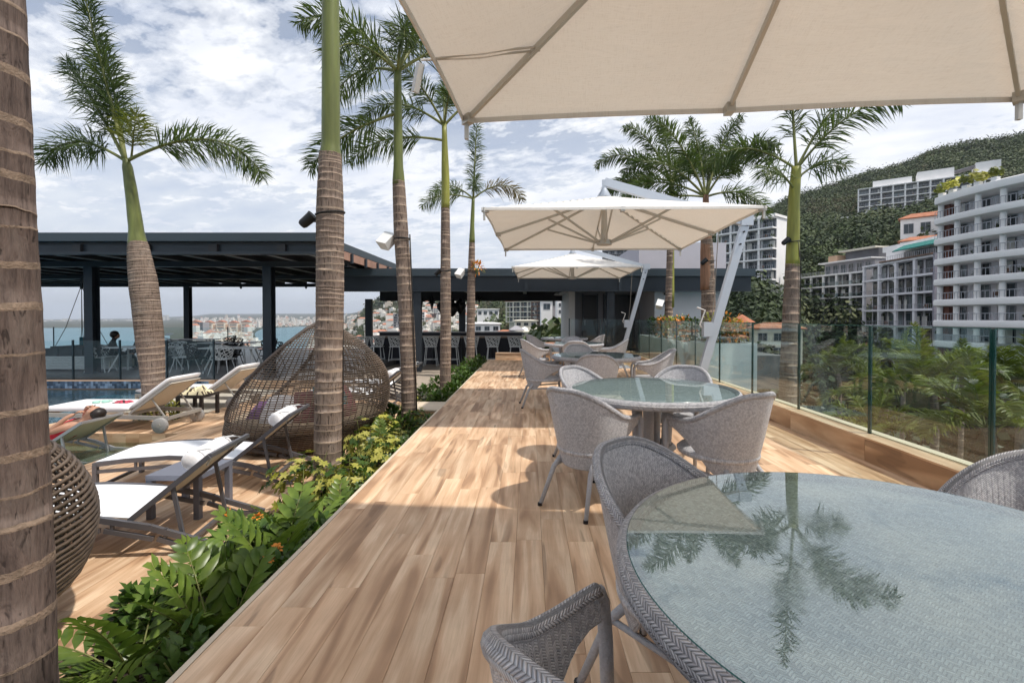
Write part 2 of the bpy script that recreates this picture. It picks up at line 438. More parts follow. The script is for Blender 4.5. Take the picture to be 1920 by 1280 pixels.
mat('wicker_leg', (.43, .43, .45), .6, var=.12, vscale=60, bump=.5, bscale=130, stretch=(1, 1, 1.8))
def barkmat(name, dark, mid, pale):
    m = bpy.data.materials.new(name); m.use_nodes = True; t = m.node_tree; b = t.nodes['Principled BSDF']
    tc = nn(t, 'ShaderNodeTexCoord'); o = tc.outputs['Object']; oi = nn(t, 'ShaderNodeObjectInfo'); w4 = math_n(t, 'MULTIPLY', oi.outputs['Random'], 50.0)
    fib = noise(t, mapping(t, o, (60, 60, 5)), 1, 4, .65, .4, w4); blo = noise(t, mapping(t, o, (5, 5, 3)), 1, 5, .65, .6, w4); crk = noise(t, mapping(t, o, (34, 34, 9)), 1, 3, .6, 1.2, w4)
    c = ramp(t, fib, [(.32, dark), (.5, mid), (.72, tuple(x * 1.35 for x in mid))])
    c = mixc(t, math_n(t, 'MULTIPLY', ramp(t, blo, [(.5, 0.0), (.68, 1.0)]), .55), c, pale)
    c = mixc(t, math_n(t, 'MULTIPLY', ramp(t, blo, [(.30, 1.0), (.44, 0.0)]), .6), c, dark)
    c = mixc(t, math_n(t, 'MULTIPLY', ramp(t, crk, [(.34, 1.0), (.42, 0.0)]), .8), c, tuple(x * .4 for x in dark))
    t.links.new(c, b.inputs['Base Color']); b.inputs['Roughness'].default_value = .92; b.inputs['Specular IOR Level'].default_value = .2
    bn = nn(t, 'ShaderNodeBump', i_Strength=.9, i_Distance=.012); t.links.new(math_n(t, 'ADD', fib, math_n(t, 'MULTIPLY', crk, .8)), bn.inputs['Height']); t.links.new(bn.outputs[0], b.inputs['Normal'])
    MATS[name] = m
barkmat('bark', (.062, .045, .040), (.120, .088, .075), (.185, .150, .130))
barkmat('bark_pale', (.105, .078, .065), (.190, .142, .115), (.275, .230, .195))
# canopy cloth lets the sun glow through
m = bpy.data.materials.new('canopy_cloth'); m.use_nodes = True; t = m.node_tree; b = t.nodes['Principled BSDF']
tc = nn(t, 'ShaderNodeTexCoord')
wv = math_n(t, 'ADD', noise(t, mapping(t, tc.outputs['Object'], (260, 26, 1)), 1, 2), noise(t, mapping(t, tc.outputs['Object'], (26, 260, 1)), 1, 2))
cc = mixc(t, ramp(t, wv, [(.7, 0.0), (1.3, 1.0)]), (.78, .755, .72), (.85, .83, .80))
cc = mixc(t, math_n(t, 'MULTIPLY', ramp(t, noise(t, tc.outputs['Object'], 1.3, 3, .5), [(.4, 0.0), (.7, 1.0)]), .25), cc, (.76, .70, .64))
t.links.new(cc, b.inputs['Base Color']); b.inputs['Roughness'].default_value = .9; b.inputs['Specular IOR Level'].default_value = .1
tr = nn(t, 'ShaderNodeBsdfTranslucent'); t.links.new(mixc(t, 1.0, cc, (.97, .89, .80), 'MULTIPLY'), tr.inputs[0])
mx = nn(t, 'ShaderNodeMixShader'); mx.inputs[0].default_value = .21
t.links.new(b.outputs[0], mx.inputs[1]); t.links.new(tr.outputs[0], mx.inputs[2]); t.links.new(mx.outputs[0], t.nodes['Material Output'].inputs[0])
bn = nn(t, 'ShaderNodeBump', i_Strength=.35, i_Distance=.03); t.links.new(math_n(t, 'ADD', noise(t, mapping(t, tc.outputs['Object'], (1.2, 3.5, 1)), 2.2, 3, .5, .8), math_n(t, 'MULTIPLY', wv, .03)), bn.inputs['Height'])
t.links.new(bn.outputs[0], b.inputs['Normal']); t.links.new(bn.outputs[0], tr.inputs['Normal'])
MATS['canopy_cloth'] = m
# far things
mat('bw_white', (.86, .84, .83), .8, var=.07, vscale=.15)
mat('bw_lilac', (.80, .78, .81), .8, var=.06, vscale=.15)
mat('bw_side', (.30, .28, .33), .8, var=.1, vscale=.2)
mat('bw_cream', (.74, .69, .58), .8, var=.08, vscale=.2)
mat('bw_peach', (.60, .40, .27), .8, var=.1, vscale=.2)
mat('bw_brick', (.17, .065, .045), .85)
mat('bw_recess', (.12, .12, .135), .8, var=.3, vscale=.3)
mat('bw_pane', (.020, .034, .044), .12, spec=.7, rnd=.5)
mat('bw_pane_pale', (.13, .16, .17), .2, spec=.6, rnd=.5)
mat('bw_frame', (.30, .30, .32), .6)
mat('bw_tile', (.36, .14, .075), .85, var=.3, vscale=.9)
mat('bw_brown', (.20, .12, .085), .85, var=.3, vscale=1)
mat('bw_teal', (.008, .16, .14), .7)
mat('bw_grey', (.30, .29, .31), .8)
glassmat('balcony_glass', (.62, .70, .72), .07)
mat('rail_far', (.35, .36, .40), .6)
mat('house_a', (.66, .64, .60), .85, rnd=.25); mat('house_b', (.58, .50, .42), .85, rnd=.25)
mat('house_roof', (.37, .16, .10), .85, rnd=.3)
mat('sand', (.40, .33, .25), .9)
# ------------------------------------------------------------------ terrain, sea
SEA = -60.0
m = bpy.data.materials.new('ground_cover'); m.use_nodes = True; t = m.node_tree; b = t.nodes['Principled BSDF']
tc = nn(t, 'ShaderNodeTexCoord')
g1 = noise(t, tc.outputs['Object'], .02, 4, .6); g2 = noise(t, tc.outputs['Object'], .25, 4, .6)
cc = mixc(t, ramp(t, g1, [(.4, 0.0), (.6, 1.0)]), (.028, .042, .016), (.055, .052, .028))
cc = mixc(t, ramp(t, g2, [(.35, 0.0), (.7, 1.0)]), cc, (.035, .038, .018)); t.links.new(cc, b.inputs['Base Color']); b.inputs['Roughness'].default_value = .95
b.inputs['Specular IOR Level'].default_value = .1; MATS['ground_cover'] = m
m = bpy.data.materials.new('sea_water'); m.use_nodes = True; t = m.node_tree; b = t.nodes['Principled BSDF']
tc = nn(t, 'ShaderNodeTexCoord')
s1 = noise(t, mapping(t, tc.outputs['Object'], (.0012, .004, 1)), 1, 4, .6)
t.links.new(ramp(t, s1, [(.35, (.028, .105, .150)), (.65, (.045, .145, .185))]), b.inputs['Base Color']); b.inputs['Roughness'].default_value = .35
bn = nn(t, 'ShaderNodeBump', i_Strength=.6, i_Distance=.5); t.links.new(noise(t, tc.outputs['Object'], .12, 4, .6), bn.inputs['Height']); t.links.new(bn.outputs[0], b.inputs['Normal'])
MATS['sea_water'] = m
# height of the land by bearing (given as a picture column at the horizon) and distance
RR = [0, 14, 35, 70, 110, 150, 210, 300, 450, 700, 1100, 1800, 3000, 5000, 8000, 13000]
TAB = {
 -2600: [-12, -14, -22, -35, -50, -62, -66, -66, -66, -66, -66, -66, -66, -66, -66, -66],
 -200: [-12, -14, -22, -35, -50, -62, -66, -66, -66, -66, -66, -66, -66, -59, -50, -56],
 250:  [-12, -14, -22, -35, -50, -60, -66, -66, -66, -66, -66, -66, -66, -59, -48, -30],
 350:  [-12, -14, -22, -34, -48, -56, -62, -64, -64, -64, -62, -62, -60, -56, -30, 20],
 400:  [-12, -14, -20, -30, -42, -50, -54, -56, -57, -57, -57, -57, -56, -52, 10, 80],
 560:  [-12, -14, -18, -26, -34, -42, -48, -52, -55, -56, -56, -55, -52, -35, 45, 110],
 640:  [-12, -13, -17, -24, -32, -40, -46, -50, -50, -45, -30, -40, -40, -10, 60, 110],
 700:  [-12, -13, -16, -22, -30, -37, -42, -44, -40, -18, 28, 20, 60, 110, 120, 120],
 760:  [-12, -13, -16, -22, -28, -34, -38, -38, -32, -5, 52, 40, 130, 190, 150, 150],
 860:  [-12, -13, -15, -20, -24, -26, -24, -22, -16, 6, 50, 60, 190, 200, 160, 150],
 930:  [-12, -13, -13, -14, -13, -12, -8, 4, 18, 30, 50, 60, 150, 200, 160, 150],
 1060: [-12, -12, -9, -6.5, -6.5, -6, 0, 18, 30, 40, 50, 60, 120, 160, 150, 150],
 1250: [-12, -13, -15, -15, -13, -3, 10, 28, 36, 30, 20, 20, 20, 20, 20, 20],
 1400: [-12, -12, -13, -10, 0, 8, 24, 50, 84, 78, 60, 40, 40, 40, 40, 40],
 1520: [-12, -12, -13, -15, -16, 4, 26, 50, 102, 96, 80, 60, 60, 60, 60, 60],
 1640: [-12, -12, -13, -16, -17, 8, 30, 52, 110, 102, 90, 60, 60, 60, 60, 60],
 1780: [-12, -12, -13, -16, -8, 14, 34, 54, 119, 108, 90, 60, 60, 60, 60, 60],
 1930: [-12, -12, -13, -10, 0, 16, 36, 54, 117, 105, 100, 60, 60, 60, 60, 60],
 3200: [-12, -12, -13, -8, 0, 18, 32, 55, 80, 80, 120, 60, 60, 60, 60, 60],
}
TK = sorted(TAB); TA = [math.atan2(k - CX, F) for k in TK]
def sm(x): return x * x * (3 - 2 * x)
def terr(x, y):
    a = math.atan2(x, y); r = math.hypot(x, y)
    a = min(max(a, TA[0]), TA[-1] - 1e-6)
    i = 0
    while TA[i + 1] < a: i += 1
    fa = sm((a - TA[i]) / (TA[i + 1] - TA[i]))
    r = min(r, 12999); j = 0
    while RR[j + 1] < r: j += 1
    fr = (r - RR[j]) / (RR[j + 1] - RR[j])
    z0 = TAB[TK[i]][j] * (1 - fr) + TAB[TK[i]][j + 1] * fr
    z1 = TAB[TK[i + 1]][j] * (1 - fr) + TAB[TK[i + 1]][j + 1] * fr
    z = z0 * (1 - fa) + z1 * fa
    s = max(20, r * .10); amp = min(r * .010, 20)
    if z > SEA - 3: z += amp * mnoise.noise((x / s * .45, y / s * .45, 3.3)) + amp * .4 * mnoise.noise((x / s * 1.3, y / s * 1.3, 9.1))
    return z
rs = [5.0]
while rs[-1] < 12500: rs.append(rs[-1] * 1.055 + .6)
AZ = [R(-78 + 152 * i / 300) for i in range(301)]
g = MB(); g.grid([[(r * math.sin(a), r * math.cos(a), terr(r * math.sin(a), r * math.cos(a))) for a in AZ] for r in rs])
kind(g.build('ground', 'ground_cover', smooth=True), 'structure')
g = MB(); g.lathe([(20, SEA), (300, SEA), (2000, SEA), (13600, SEA)], 96, cap=False)
kind(g.build('sea', 'sea_water'), 'structure')

# ------------------------------------------------------------------ main deck
LOW = -0.45
DL, DR, DEND = -1.27, 3.05, 14.25
g = MB(); g.bb(DL, 3.30, -4.0, DEND, -.34, -.0205)
deck = kind(g.build('deck', 'grout'), 'structure')
def plank_mesh(wd, ln, name='plank', mt='deck_wood', th=.02):
    g = MB(); c = .0009; x, y = wd / 2, ln / 2
    V = [(-x, -y, -th), (x, -y, -th), (x, y, -th), (-x, y, -th), (-x, -y, -c), (x, -y, -c), (x, y, -c), (-x, y, -c),
         (-x + c, -y + c, 0), (x - c, -y + c, 0), (x - c, y - c, 0), (-x + c, y - c, 0)]
    Fc = [(8, 9, 10, 11)] + [(i, (i + 1) % 4, 4 + (i + 1) % 4, 4 + i) for i in range(4)] + [(4 + i, 4 + (i + 1) % 4, 8 + (i + 1) % 4, 8 + i) for i in range(4)]
    g.add(V, Fc); return g.mesh(name, mt)
PM = {}
def planks(parent, x0, x1, y0, y1, z, pw=.15, pl=1.2, seed=1, hole=None, far=99):
    fg = MB()
    rg = random.Random(seed); n = round((x1 - x0) / pw); pw = (x1 - x0) / n
    for i in range(n):
        y = y0 - rg.random() * pl
        while y < y1 - .01:
            a = max(y, y0); e = min(y + pl, y1); y += pl
            if e - a < .04: continue
            cx = x0 + (i + .5) * pw
            if hole and hole(cx, (a + e) / 2): continue
            if a > far:
                fg.bb(cx - pw / 2 + .0008, cx + pw / 2 - .0008, a + .0008, e - .0008, z - .019, z); continue
            key = (round(pw, 3), round(e - a, 2))
            if key not in PM: PM[key] = plank_mesh(pw - .0011, e - a - .0011)
            inst('plank', PM[key], parent, (cx, (a + e) / 2, z + rg.uniform(-.0004, .0004)))
    if fg.v: kind(fg.build('far_planks', 'deck_wood', parent), 'stuff')
planks(deck, DL, DR, .9, DEND, 0.0, far=10.0)
# plank field behind the viewpoint, and the pale nosing along the planting bed
g = MB(); g.bb(DL, DR, -4.0, .897, -.019, -.001)
g.build('plank_field', 'deck_wood', deck)
g = MB()
yy = -1.0
while yy < DEND - .1:
    g2 = MB(); g2.bb(DL - .028, DL - .003, yy, min(yy + 1.197, DEND), -.43, .0008); g2.build('nosing_tile', 'nosing', deck); yy += 1.2
# raised wooden step closing the deck
st = thing('deck_step', 'low wooden step closing the far end of the raised deck', 'step', (0, DEND, 0))
for i, (a, e) in enumerate(((-1.05, .15), (.155, 1.35), (1.355, 2.55), (2.555, 3.3))):
    g = MB(); g.bb(a, e - .004, 0.0, .02, 0.002, .185); g.build('riser_tile', 'step_wood', st)
    g = MB(); g.bb(a, e - .004, -.015, .30, .187, .207); g.build('tread_tile', 'step_wood', st)
# kerb with the glass balustrade
kb = kind(MB().bb(DR + .012, DR + .235, -4, DEND + .4, -.33, .192).build('kerb', 'grout'), 'structure')
yy = -.6
while yy < DEND:
    MB().bb(DR - .008, DR + .010, yy, yy + 1.196, .001, .196).build('face_tile', 'curb_wood', kb)
    MB().bb(DR - .008, DR + .155, yy, yy + 1.196, .198, .214).build('cap_tile', 'deck_wood', kb)
    MB().bb(DR + .158, DR + .245, yy, yy + 1.196, .198, .222).build('cap_tile', 'nosing', kb)
    yy += 1.2
gr = thing('glass_balustrade', 'frameless clear glass balustrade along the right edge of the deck', 'balustrade', (DR + .135, 0, .2))
yy = -.24
while yy < 14.0:
    pn = MB().bb(-.006, .006, yy + .012, yy + 1.118, .016, 1.02).build('glass_panel', 'rail_glass', gr)
    MB().bb(-.0066, .0066, yy + 1.119, yy + 1.135, .016, 1.02).build('glass_edge', 'glass_edge', pn)
    MB().bb(-.0064, .0064, yy + .014, yy + 1.116, 1.0205, 1.026).build('top_edge', 'glass_rim', pn)
    MB().bb(-.0066, .0066, yy - .006, yy + .011, .016, 1.02).build('glass_edge', 'glass_edge', pn)
    yy += 1.145

# ------------------------------------------------------------------ lower deck, bed, pool
PL = -2.25
ld = kind(MB().bb(-5.3, PL, -3.0, 14.4, -.9, LOW - .0205).build('lower_deck', 'grout'), 'structure')
planks(ld, -5.3, PL, 2.0, 9.8, LOW, seed=5)
MB().bb(-5.3, PL, -3.0, 1.997, LOW - .019, LOW - .001).build('plank_field', 'deck_wood', ld)
MB().bb(-5.3, PL, 9.803, 14.4, LOW - .019, LOW - .002).build('plank_field', 'floor_tan', ld)
ud = kind(MB().bb(-7.9, -5.303, 7.0, 11.4, -.95, LOW - .0205).build('pool_deck', 'grout'), 'structure')
planks(ud, -7.9, -5.3025, 7.0, 8.55, LOW, seed=9)
planks(ud, -5.95, -5.3025, 8.55, 11.4, LOW, seed=10)
MB().bb(-7.9, -5.953, 8.553, 11.4, LOW - .019, LOW - .012).build('plank_field', 'pool_ledge', ud)
for i in range(13):
    MB().bb(-7.9 + i * .2, -7.9 + i * .2 + .197, 6.982, 6.998, -.72, LOW - .001).build('face_tile', 'step_wood', ud)
sh = kind(MB().bb(-13.0, -5.303, -2, 6.98, -1.1, -.64).build('pool_shelf', 'pool_ledge'), 'structure')
for i in range(14):
    MB().bb(-5.3025, -5.2995 + .006, -.2 + i * .5, .296 + i * .5, -.64, LOW - .002).build('face_tile', 'step_wood', sh)
kind(MB().bb(-13.0, -5.305, -2, 6.978, -.639, -.585).build('shelf_water', 'shelf_water'), 'structure')
pb = kind(MB().bb(-30, -7.905, 6.985, 13.0, -1.9, -1.7).build('pool_basin', 'pool_tile'), 'structure')
MB().bb(-10.4, -7.906, 9.2, 11.38, -1.69, -.60).build('ledge', 'pool_ledge', pb)
kind(MB().bb(-30, -7.908, 6.985, 11.42, -.56, -.475).build('pool_water', 'pool_water'), 'structure')
mw = thing('mosaic_wall', 'dark blue mosaic pool wall under the pavilion floor', 'wall', (0, 11.42, 0))
MB().bb(-16, -7.92, .012, .25, -1.2, -.27).build('wall_core', 'grout', mw)
m0 = MB().bb(-.0275, .0275, -.006, .006, -.0275, .0275).mesh('mosaic_tile', 'mosaic_dark'); m1 = MB().bb(-.0275, .0275, -.006, .006, -.0275, .0275).mesh('mosaic_tile', 'mosaic_pale')
for i in range(76):
    for k in range(3):
        inst('mosaic_tile', m1 if rng.random() < .35 else m0, mw, (-7.95 - i * .058, .005, -.302 - k * .058))
bed = kind(MB().bb(PL + .002, DL - .03, -2, 14.2, -.6, LOW - .03).build('soil_bed', 'soil'), 'structure')
for i in range(14):
    MB().bb(PL - .012, PL + .012, -.3 + i * 1.0, .694 + i * 1.0, -.5, LOW + .012).build('bed_edging', 'table_brown', bed)
# corner block of the steps between the two decks
sb = thing('step_block', 'pale stone-look step block set into the planting bed', 'step', (-1.55, 7.55, 0))
MB().bb(-.36, .24, -.35, .35, -.46, -.16).build('block', 'step_wood', sb)
MB().bb(-.37, .25, -.36, .36, -.158, -.138).build('tread', 'nosing', sb)

# ------------------------------------------------------------------ pavilion
ZP = -.27
fl = kind(MB().bb(-24, -5.02, 11.68, 23.2, -.9, ZP).build('pavilion_floor', 'floor_stone'), 'structure')
for i in range(17):
    MB().bb(-7.9 + i * .2, -7.9 + i * .2 + .196, 11.655, 11.678, -.8, ZP - .002).build('face_tile', 'step_wood', fl)
pv_ = thing('pavilion', 'dark steel open pavilion with deep roof beams above the pool terrace', 'pavilion', (0, 0, 0))
PY0, PY1, PXR = 11.0, 23.0, -5.0
MB().bb(-24, PXR, PY0 - .03, PY1, 3.10, 3.30).build('roof_cap', 'roof_fascia', pv_)
MB().bb(-24, PXR - .05, PY0 + .1, PY1 - .1, 3.04, 3.098).build('ceiling', 'roof_deck_metal', pv_)
fb = MB().bb(-23.9, PXR - .06, PY0 + .11, PY0 + .13, 2.86, 3.038); fb.bb(-23.9, PXR - .06, PY0 + .02, PY0 + .22, 2.80, 2.858)
fb = fb.build('front_beam', 'steel_dark', pv_)
x = -5.9
while x > -23.5:
    MB().bb(x - .10, x + .10, PY0 + .03, PY0 + .108, 2.86, 3.037).build('stiffener', 'roof_deck_metal', fb); x -= 1.62
for i in range(17):
    x = PXR - .55 - i * 1.08
    o = MB().bb(x - .03, x + .03, PY0 + .24, PY1 - .2, 2.90, 3.036)
    o.bb(x - .05, x + .05, PY0 + .24, PY1 - .2, 2.875, 2.898, 1)
    o.build('purlin', ['roof_deck_metal', 'steel_purlin'], pv_)
for y in (13.1, 17.3, 21.6):
    o = MB().bb(-23.9, PXR - .1, y - .08, y + .08, 2.745, 2.873); o.bb(-23.9, PXR - .1, y - .1, y + .1, 2.72, 2.743, 1); o.build('rafter', ['roof_deck_metal', 'steel_dark'], pv_)
for x, y in ((-12.35, 13.1), (-7.35, 13.1), (-17.3, 13.1), (-15.9, 21.6)):
    o = MB().bb(x - .12, x + .12, y - .12, y - .10, ZP, 2.718); o.bb(x - .12, x + .12, y + .10, y + .12, ZP, 2.718); o.bb(x - .012, x + .012, y - .099, y + .099, ZP, 2.718)
    o.bb(x - .17, x + .17, y - .17, y + .17, ZP, ZP + .02)
    o.build('column', 'steel_dark', pv_)
MB().bb(PXR - .02, PXR + .02, PY0 + .1, 17.4, 2.86, 3.08).build('side_beam', 'soffit_rust', pv_)
for i in range(6):
    MB().bb(PXR + .022, PXR + .08, PY0 + .8 + i * 1.1, PY0 + .9 + i * 1.1, 2.8, 3.06).build('bracket', 'steel_dark', pv_)
# sprinkler-like small fittings under the far beam
for x in (-13.3, -10.3):
    MB().lathe([(.02, 0), (.05, .03), (.05, .09), (.02, .1)], 8, (x, 21.4, 2.62)).build('spotlight', 'black_plastic', pv_)

def glass_run(name, label, p0, p1, n, z0, h, gm='rail_glass_far', post='rail_post'):
    t_ = thing(name, label, 'glass railing', (0, 0, 0))
    p0 = Vector(p0); p1 = Vector(p1)
    for i in range(n):
        a = p0.lerp(p1, i / n); b2 = p0.lerp(p1, (i + 1) / n); d = (b2 - a).normalized()
        zz = Vector((0, 0, z0 + .03 + h / 2))
        MB().bar(a + d * .03 + zz, b2 - d * .03 + zz, .012, h).build('glass_panel', gm, t_)
        MB().bar(a + Vector((0, 0, z0)), a + Vector((0, 0, z0 + h + .05)), .035, .035, (0, 1, 0)).build('post', post, t_)
    MB().bar(p1 + Vector((0, 0, z0)), p1 + Vector((0, 0, z0 + h + .05)), .035, .035, (0, 1, 0)).build('post', post, t_)
    return t_
glass_run('glass_railing', 'glass railing with dark posts above the blue mosaic pool wall', (-17.5, 11.74, 0), (-8.0, 11.74, 0), 8, ZP, .95)
glass_run('glass_railing', 'glass railing at the seaward back edge of the pavilion', (-23.5, 22.9, 0), (-10.6, 22.9, 0), 6, ZP, 1.05)
glass_run('glass_railing', 'glass railing closing the end of the deck before the dark doors', (1.25, 14.62, 0), (3.2, 14.62, 0), 2, .12, 1.1)

# ------------------------------------------------------------------ bar wing
bw = thing('bar_pavilion', 'long low black steel bar roof on square columns behind the deck', 'pavilion', (0, 0, 0))
BY = 14.9
MB().bb(-6.65, 7.2, BY - .1, 21.0, 2.62, 2.86).build('roof_cap', 'roof_fascia', bw)
fb = MB().bb(-6.6, 7.1, BY, BY + .03, 2.17, 2.618); fb.bb(-6.6, 7.1, BY - .08, BY + .11, 2.13, 2.168)
fb = fb.build('front_beam', 'steel_dark', bw)
for x in (-.1, 2.9): MB().bb(x - .05, x + .05, BY - .06, BY - .002, 2.17, 2.617).build('stiffener', 'steel_dark', fb)
MB().bb(-6.55, 7.0, BY + .12, 20.9, 2.5, 2.615).build('ceiling', 'roof_deck_metal', bw)
for i in range(5):
    x = -4.9 + i * 2.35
    MB().bb(x - .07, x + .07, BY + .12, 20.29, 2.32, 2.498).build('rafter', 'steel_purlin', bw)
MB().bb(-6.55, 7.0, 20.3, 20.5, 2.02, 2.498).build('rear_beam', 'roof_deck_metal', bw)
for x, y in ((-3.62, BY + .12), (-6.3, 18.2), (-2.7, 18.6), (2.62, BY + .16)):
    MB().bb(x - .12, x + .12, y - .1, y + .1, LOW, 2.165 if y < 16 else 2.018).build('column', 'steel_dark', bw)
lamp = MB().lathe([(.02, .12), (.12, .11), (.2, .02), (.19, 0), (.02, .03)], 16).build('ceiling_fan', 'white_cap', bw); lamp.location = (1.15, 18.2, 2.17)
MB().bb(1.05, 1.25, BY + .2, 17, 2.12, 2.16).build('duct', 'steel_purlin', bw)
kind(MB().bb(-5.0, 0.9, 14.42, 21.5, -.95, LOW - .004).build('bar_floor', 'floor_tan'), 'structure')
kind(MB().bb(.905, 8.0, 14.58, 21.5, -.95, .10).build('terrace_floor', 'floor_stone'), 'structure')
ba = thing('bar_counter', 'long dark bar counter with wooden top under the black roof', 'bar', (-3.1, 17.3, LOW))
MB().bb(-2.7, 2.75, .12, .16, 0, .98).build('front_panel', 'bar_front', ba)
MB().bb(-2.75, 2.85, -.1, .55, 1.02, 1.065).build('counter_top', 'bar_top', ba)
MB().bb(-2.75, 2.85, .6, 1.0, 1.16, 1.20).build('back_ledge', 'bar_ledge', ba)
MB().bb(-2.7, 2.8, .62, .66, .0, 1.158).build('back_panel', 'bar_front', ba)
for i in range(6): MB().bb(-2.7 + i * 1.08, -2.66 + i * 1.08, .02, .118, 0, .98).build('pilaster', 'steel_dark', ba)
MB().bb(-2.7, 2.75, .0, .55, .985, 1.018).build('apron', 'bar_top', ba)

# service building on the right of the bar
hb = thing('service_building', 'white rendered service block with dark doors under the bar roof', 'building', (0, 0, 0))
MB().bb(1.42, 1.62, 16.6, 21, .10, 2.3).build('corner_pier', 'white_cap', hb)
MB().bb(1.63, 4.2, 17.7, 21, .10, 2.49).build('recess_wall', 'bw_grey', hb)
MB().bb(4.2, 6.55, 15.6, 21, -.4, 2.49).build('wall', 'white_plaster', hb)
MB().bb(3.95, 7.1, 16.8, 21, 2.862, 4.0).build('upper_block', 'lilac_plaster', hb)
for x0, x1 in ((2.05, 2.55), (2.85, 3.95)):
    d_ = MB().bb(x0, x1, 17.64, 17.695, .12, 2.15).build('door', 'door_dark', hb)
    MB().bb(x0 + .04, x0 + .06, 17.6, 17.638, 1.0, 1.2).build('handle', 'silver_frame', d_)
    for xa in (x0 - .05, x1 + .002): MB().bb(xa, xa + .048, 17.63, 17.69, .12, 2.2).build('frame', 'steel_dark', d_)
for x0, x1 in ((4.75, 5.6),):
    w_ = MB().bb(x0, x1, 15.56, 15.597, -.1, 1.25).build('window', 'bw_pane', hb)
    for xa in (x0 - .05, (x0 + x1) / 2 - .02, x1 + .002): MB().bb(xa, xa + .045, 15.52, 15.558, -.1, 1.25).build('frame', 'steel_dark', w_)
MB().bb(4.5, 4.75, 15.5, 15.58, 2.05, 2.12).build('wall_light', 'black_plastic', hb)
# white planter troughs beyond the glass
for (x0, x1, y0, y1, zt, lb) in ((3.42, 4.42, 9.0, 9.9, .80, 'white rectangular planter box beyond the glass at the palm foot'),
                                 (3.42, 4.42, 10.3, 14.6, .76, 'long white planter trough further along the glass balustrade')):
    p_ = thing('planter_box', lb, 'planter', ((x0 + x1) / 2, (y0 + y1) / 2, -1.2)); dx, dy = (x1 - x0) / 2, (y1 - y0) / 2
    MB().bb(-dx, dx, -dy, -dy + .07, 0, zt + 1.2).bb(-dx, dx, dy - .07, dy, 0, zt + 1.2).bb(-dx, -dx + .07, -dy + .071, dy - .071, 0, zt + 1.2).bb(dx - .07, dx, -dy + .071, dy - .071, 0, zt + 1.2).build('wall', 'planter_white', p_)
    MB().bb(-dx + .075, dx - .075, -dy + .075, dy - .075, 0, zt + 1.13).build('soil', 'soil', p_)
kind(MB().bb(3.31, 4.6, 6.5, 16, -1.6, -1.2).build('terrace_slab', 'floor_tan'), 'structure')
# ------------------------------------------------------------------ buildings on the slope
WM = {}
def window_parts(parent, x0, x1, z0, z1, y, pane='bw_pane', frame=True, name='window', mull=1):
    "a recessed window: dark frame block with its pane in front as a sub-part"
    wd, h = round(x1 - x0, 2), round(z1 - z0, 2); key = (wd, h, pane, mull)
    if key not in WM:
        g = MB(); e = .09
        g.bb(-wd / 2, wd / 2, -.05, .05, 0, e).bb(-wd / 2, wd / 2, -.05, .05, h - e, h)
        for i in range(mull + 2):
            xx = -wd / 2 + e / 2 + (wd - e) * i / (mull + 1); g.bb(xx - e / 2, xx + e / 2, -.05, .05, e, h - e)
        f_ = g.mesh('window', 'bw_frame'); p_ = MB().bb(-wd / 2 + .03, wd / 2 - .03, -.015, .015, .03, h - .03).mesh('pane', pane); WM[key] = (f_, p_)
    o = inst(name, WM[key][0], parent, ((x0 + x1) / 2, y, z0)); inst('pane', WM[key][1], o)
    return o
def place(p0, p1, z0, name, label, group=None, cat='building'):
    p0 = Vector((p0[0], p0[1], 0)); p1 = Vector((p1[0], p1[1], 0)); d = p1 - p0
    t_ = thing(name, label, cat, (p0.x, p0.y, z0), math.atan2(d.y, d.x), group); return t_, d.length
def railing(parent, x0, x1, y, z, h=.95, glass=False, step=.5):
    g = MB(); g.bb(x0, x1, y - .03, y + .03, z + h - .05, z + h)
    if glass:
        MB().bb(x0, x1, y - .01, y + .01, z + .05, z + h - .06).build('balustrade_glass', 'balcony_glass', parent)
    else:
        n = int((x1 - x0) / step)
        for i in range(n + 1):
            xx = x0 + (x1 - x0) * i / max(n, 1); g.bb(xx - .025, xx + .025, y - .02, y + .02, z, z + h - .05)
    g.build('railing', 'rail_far', parent)

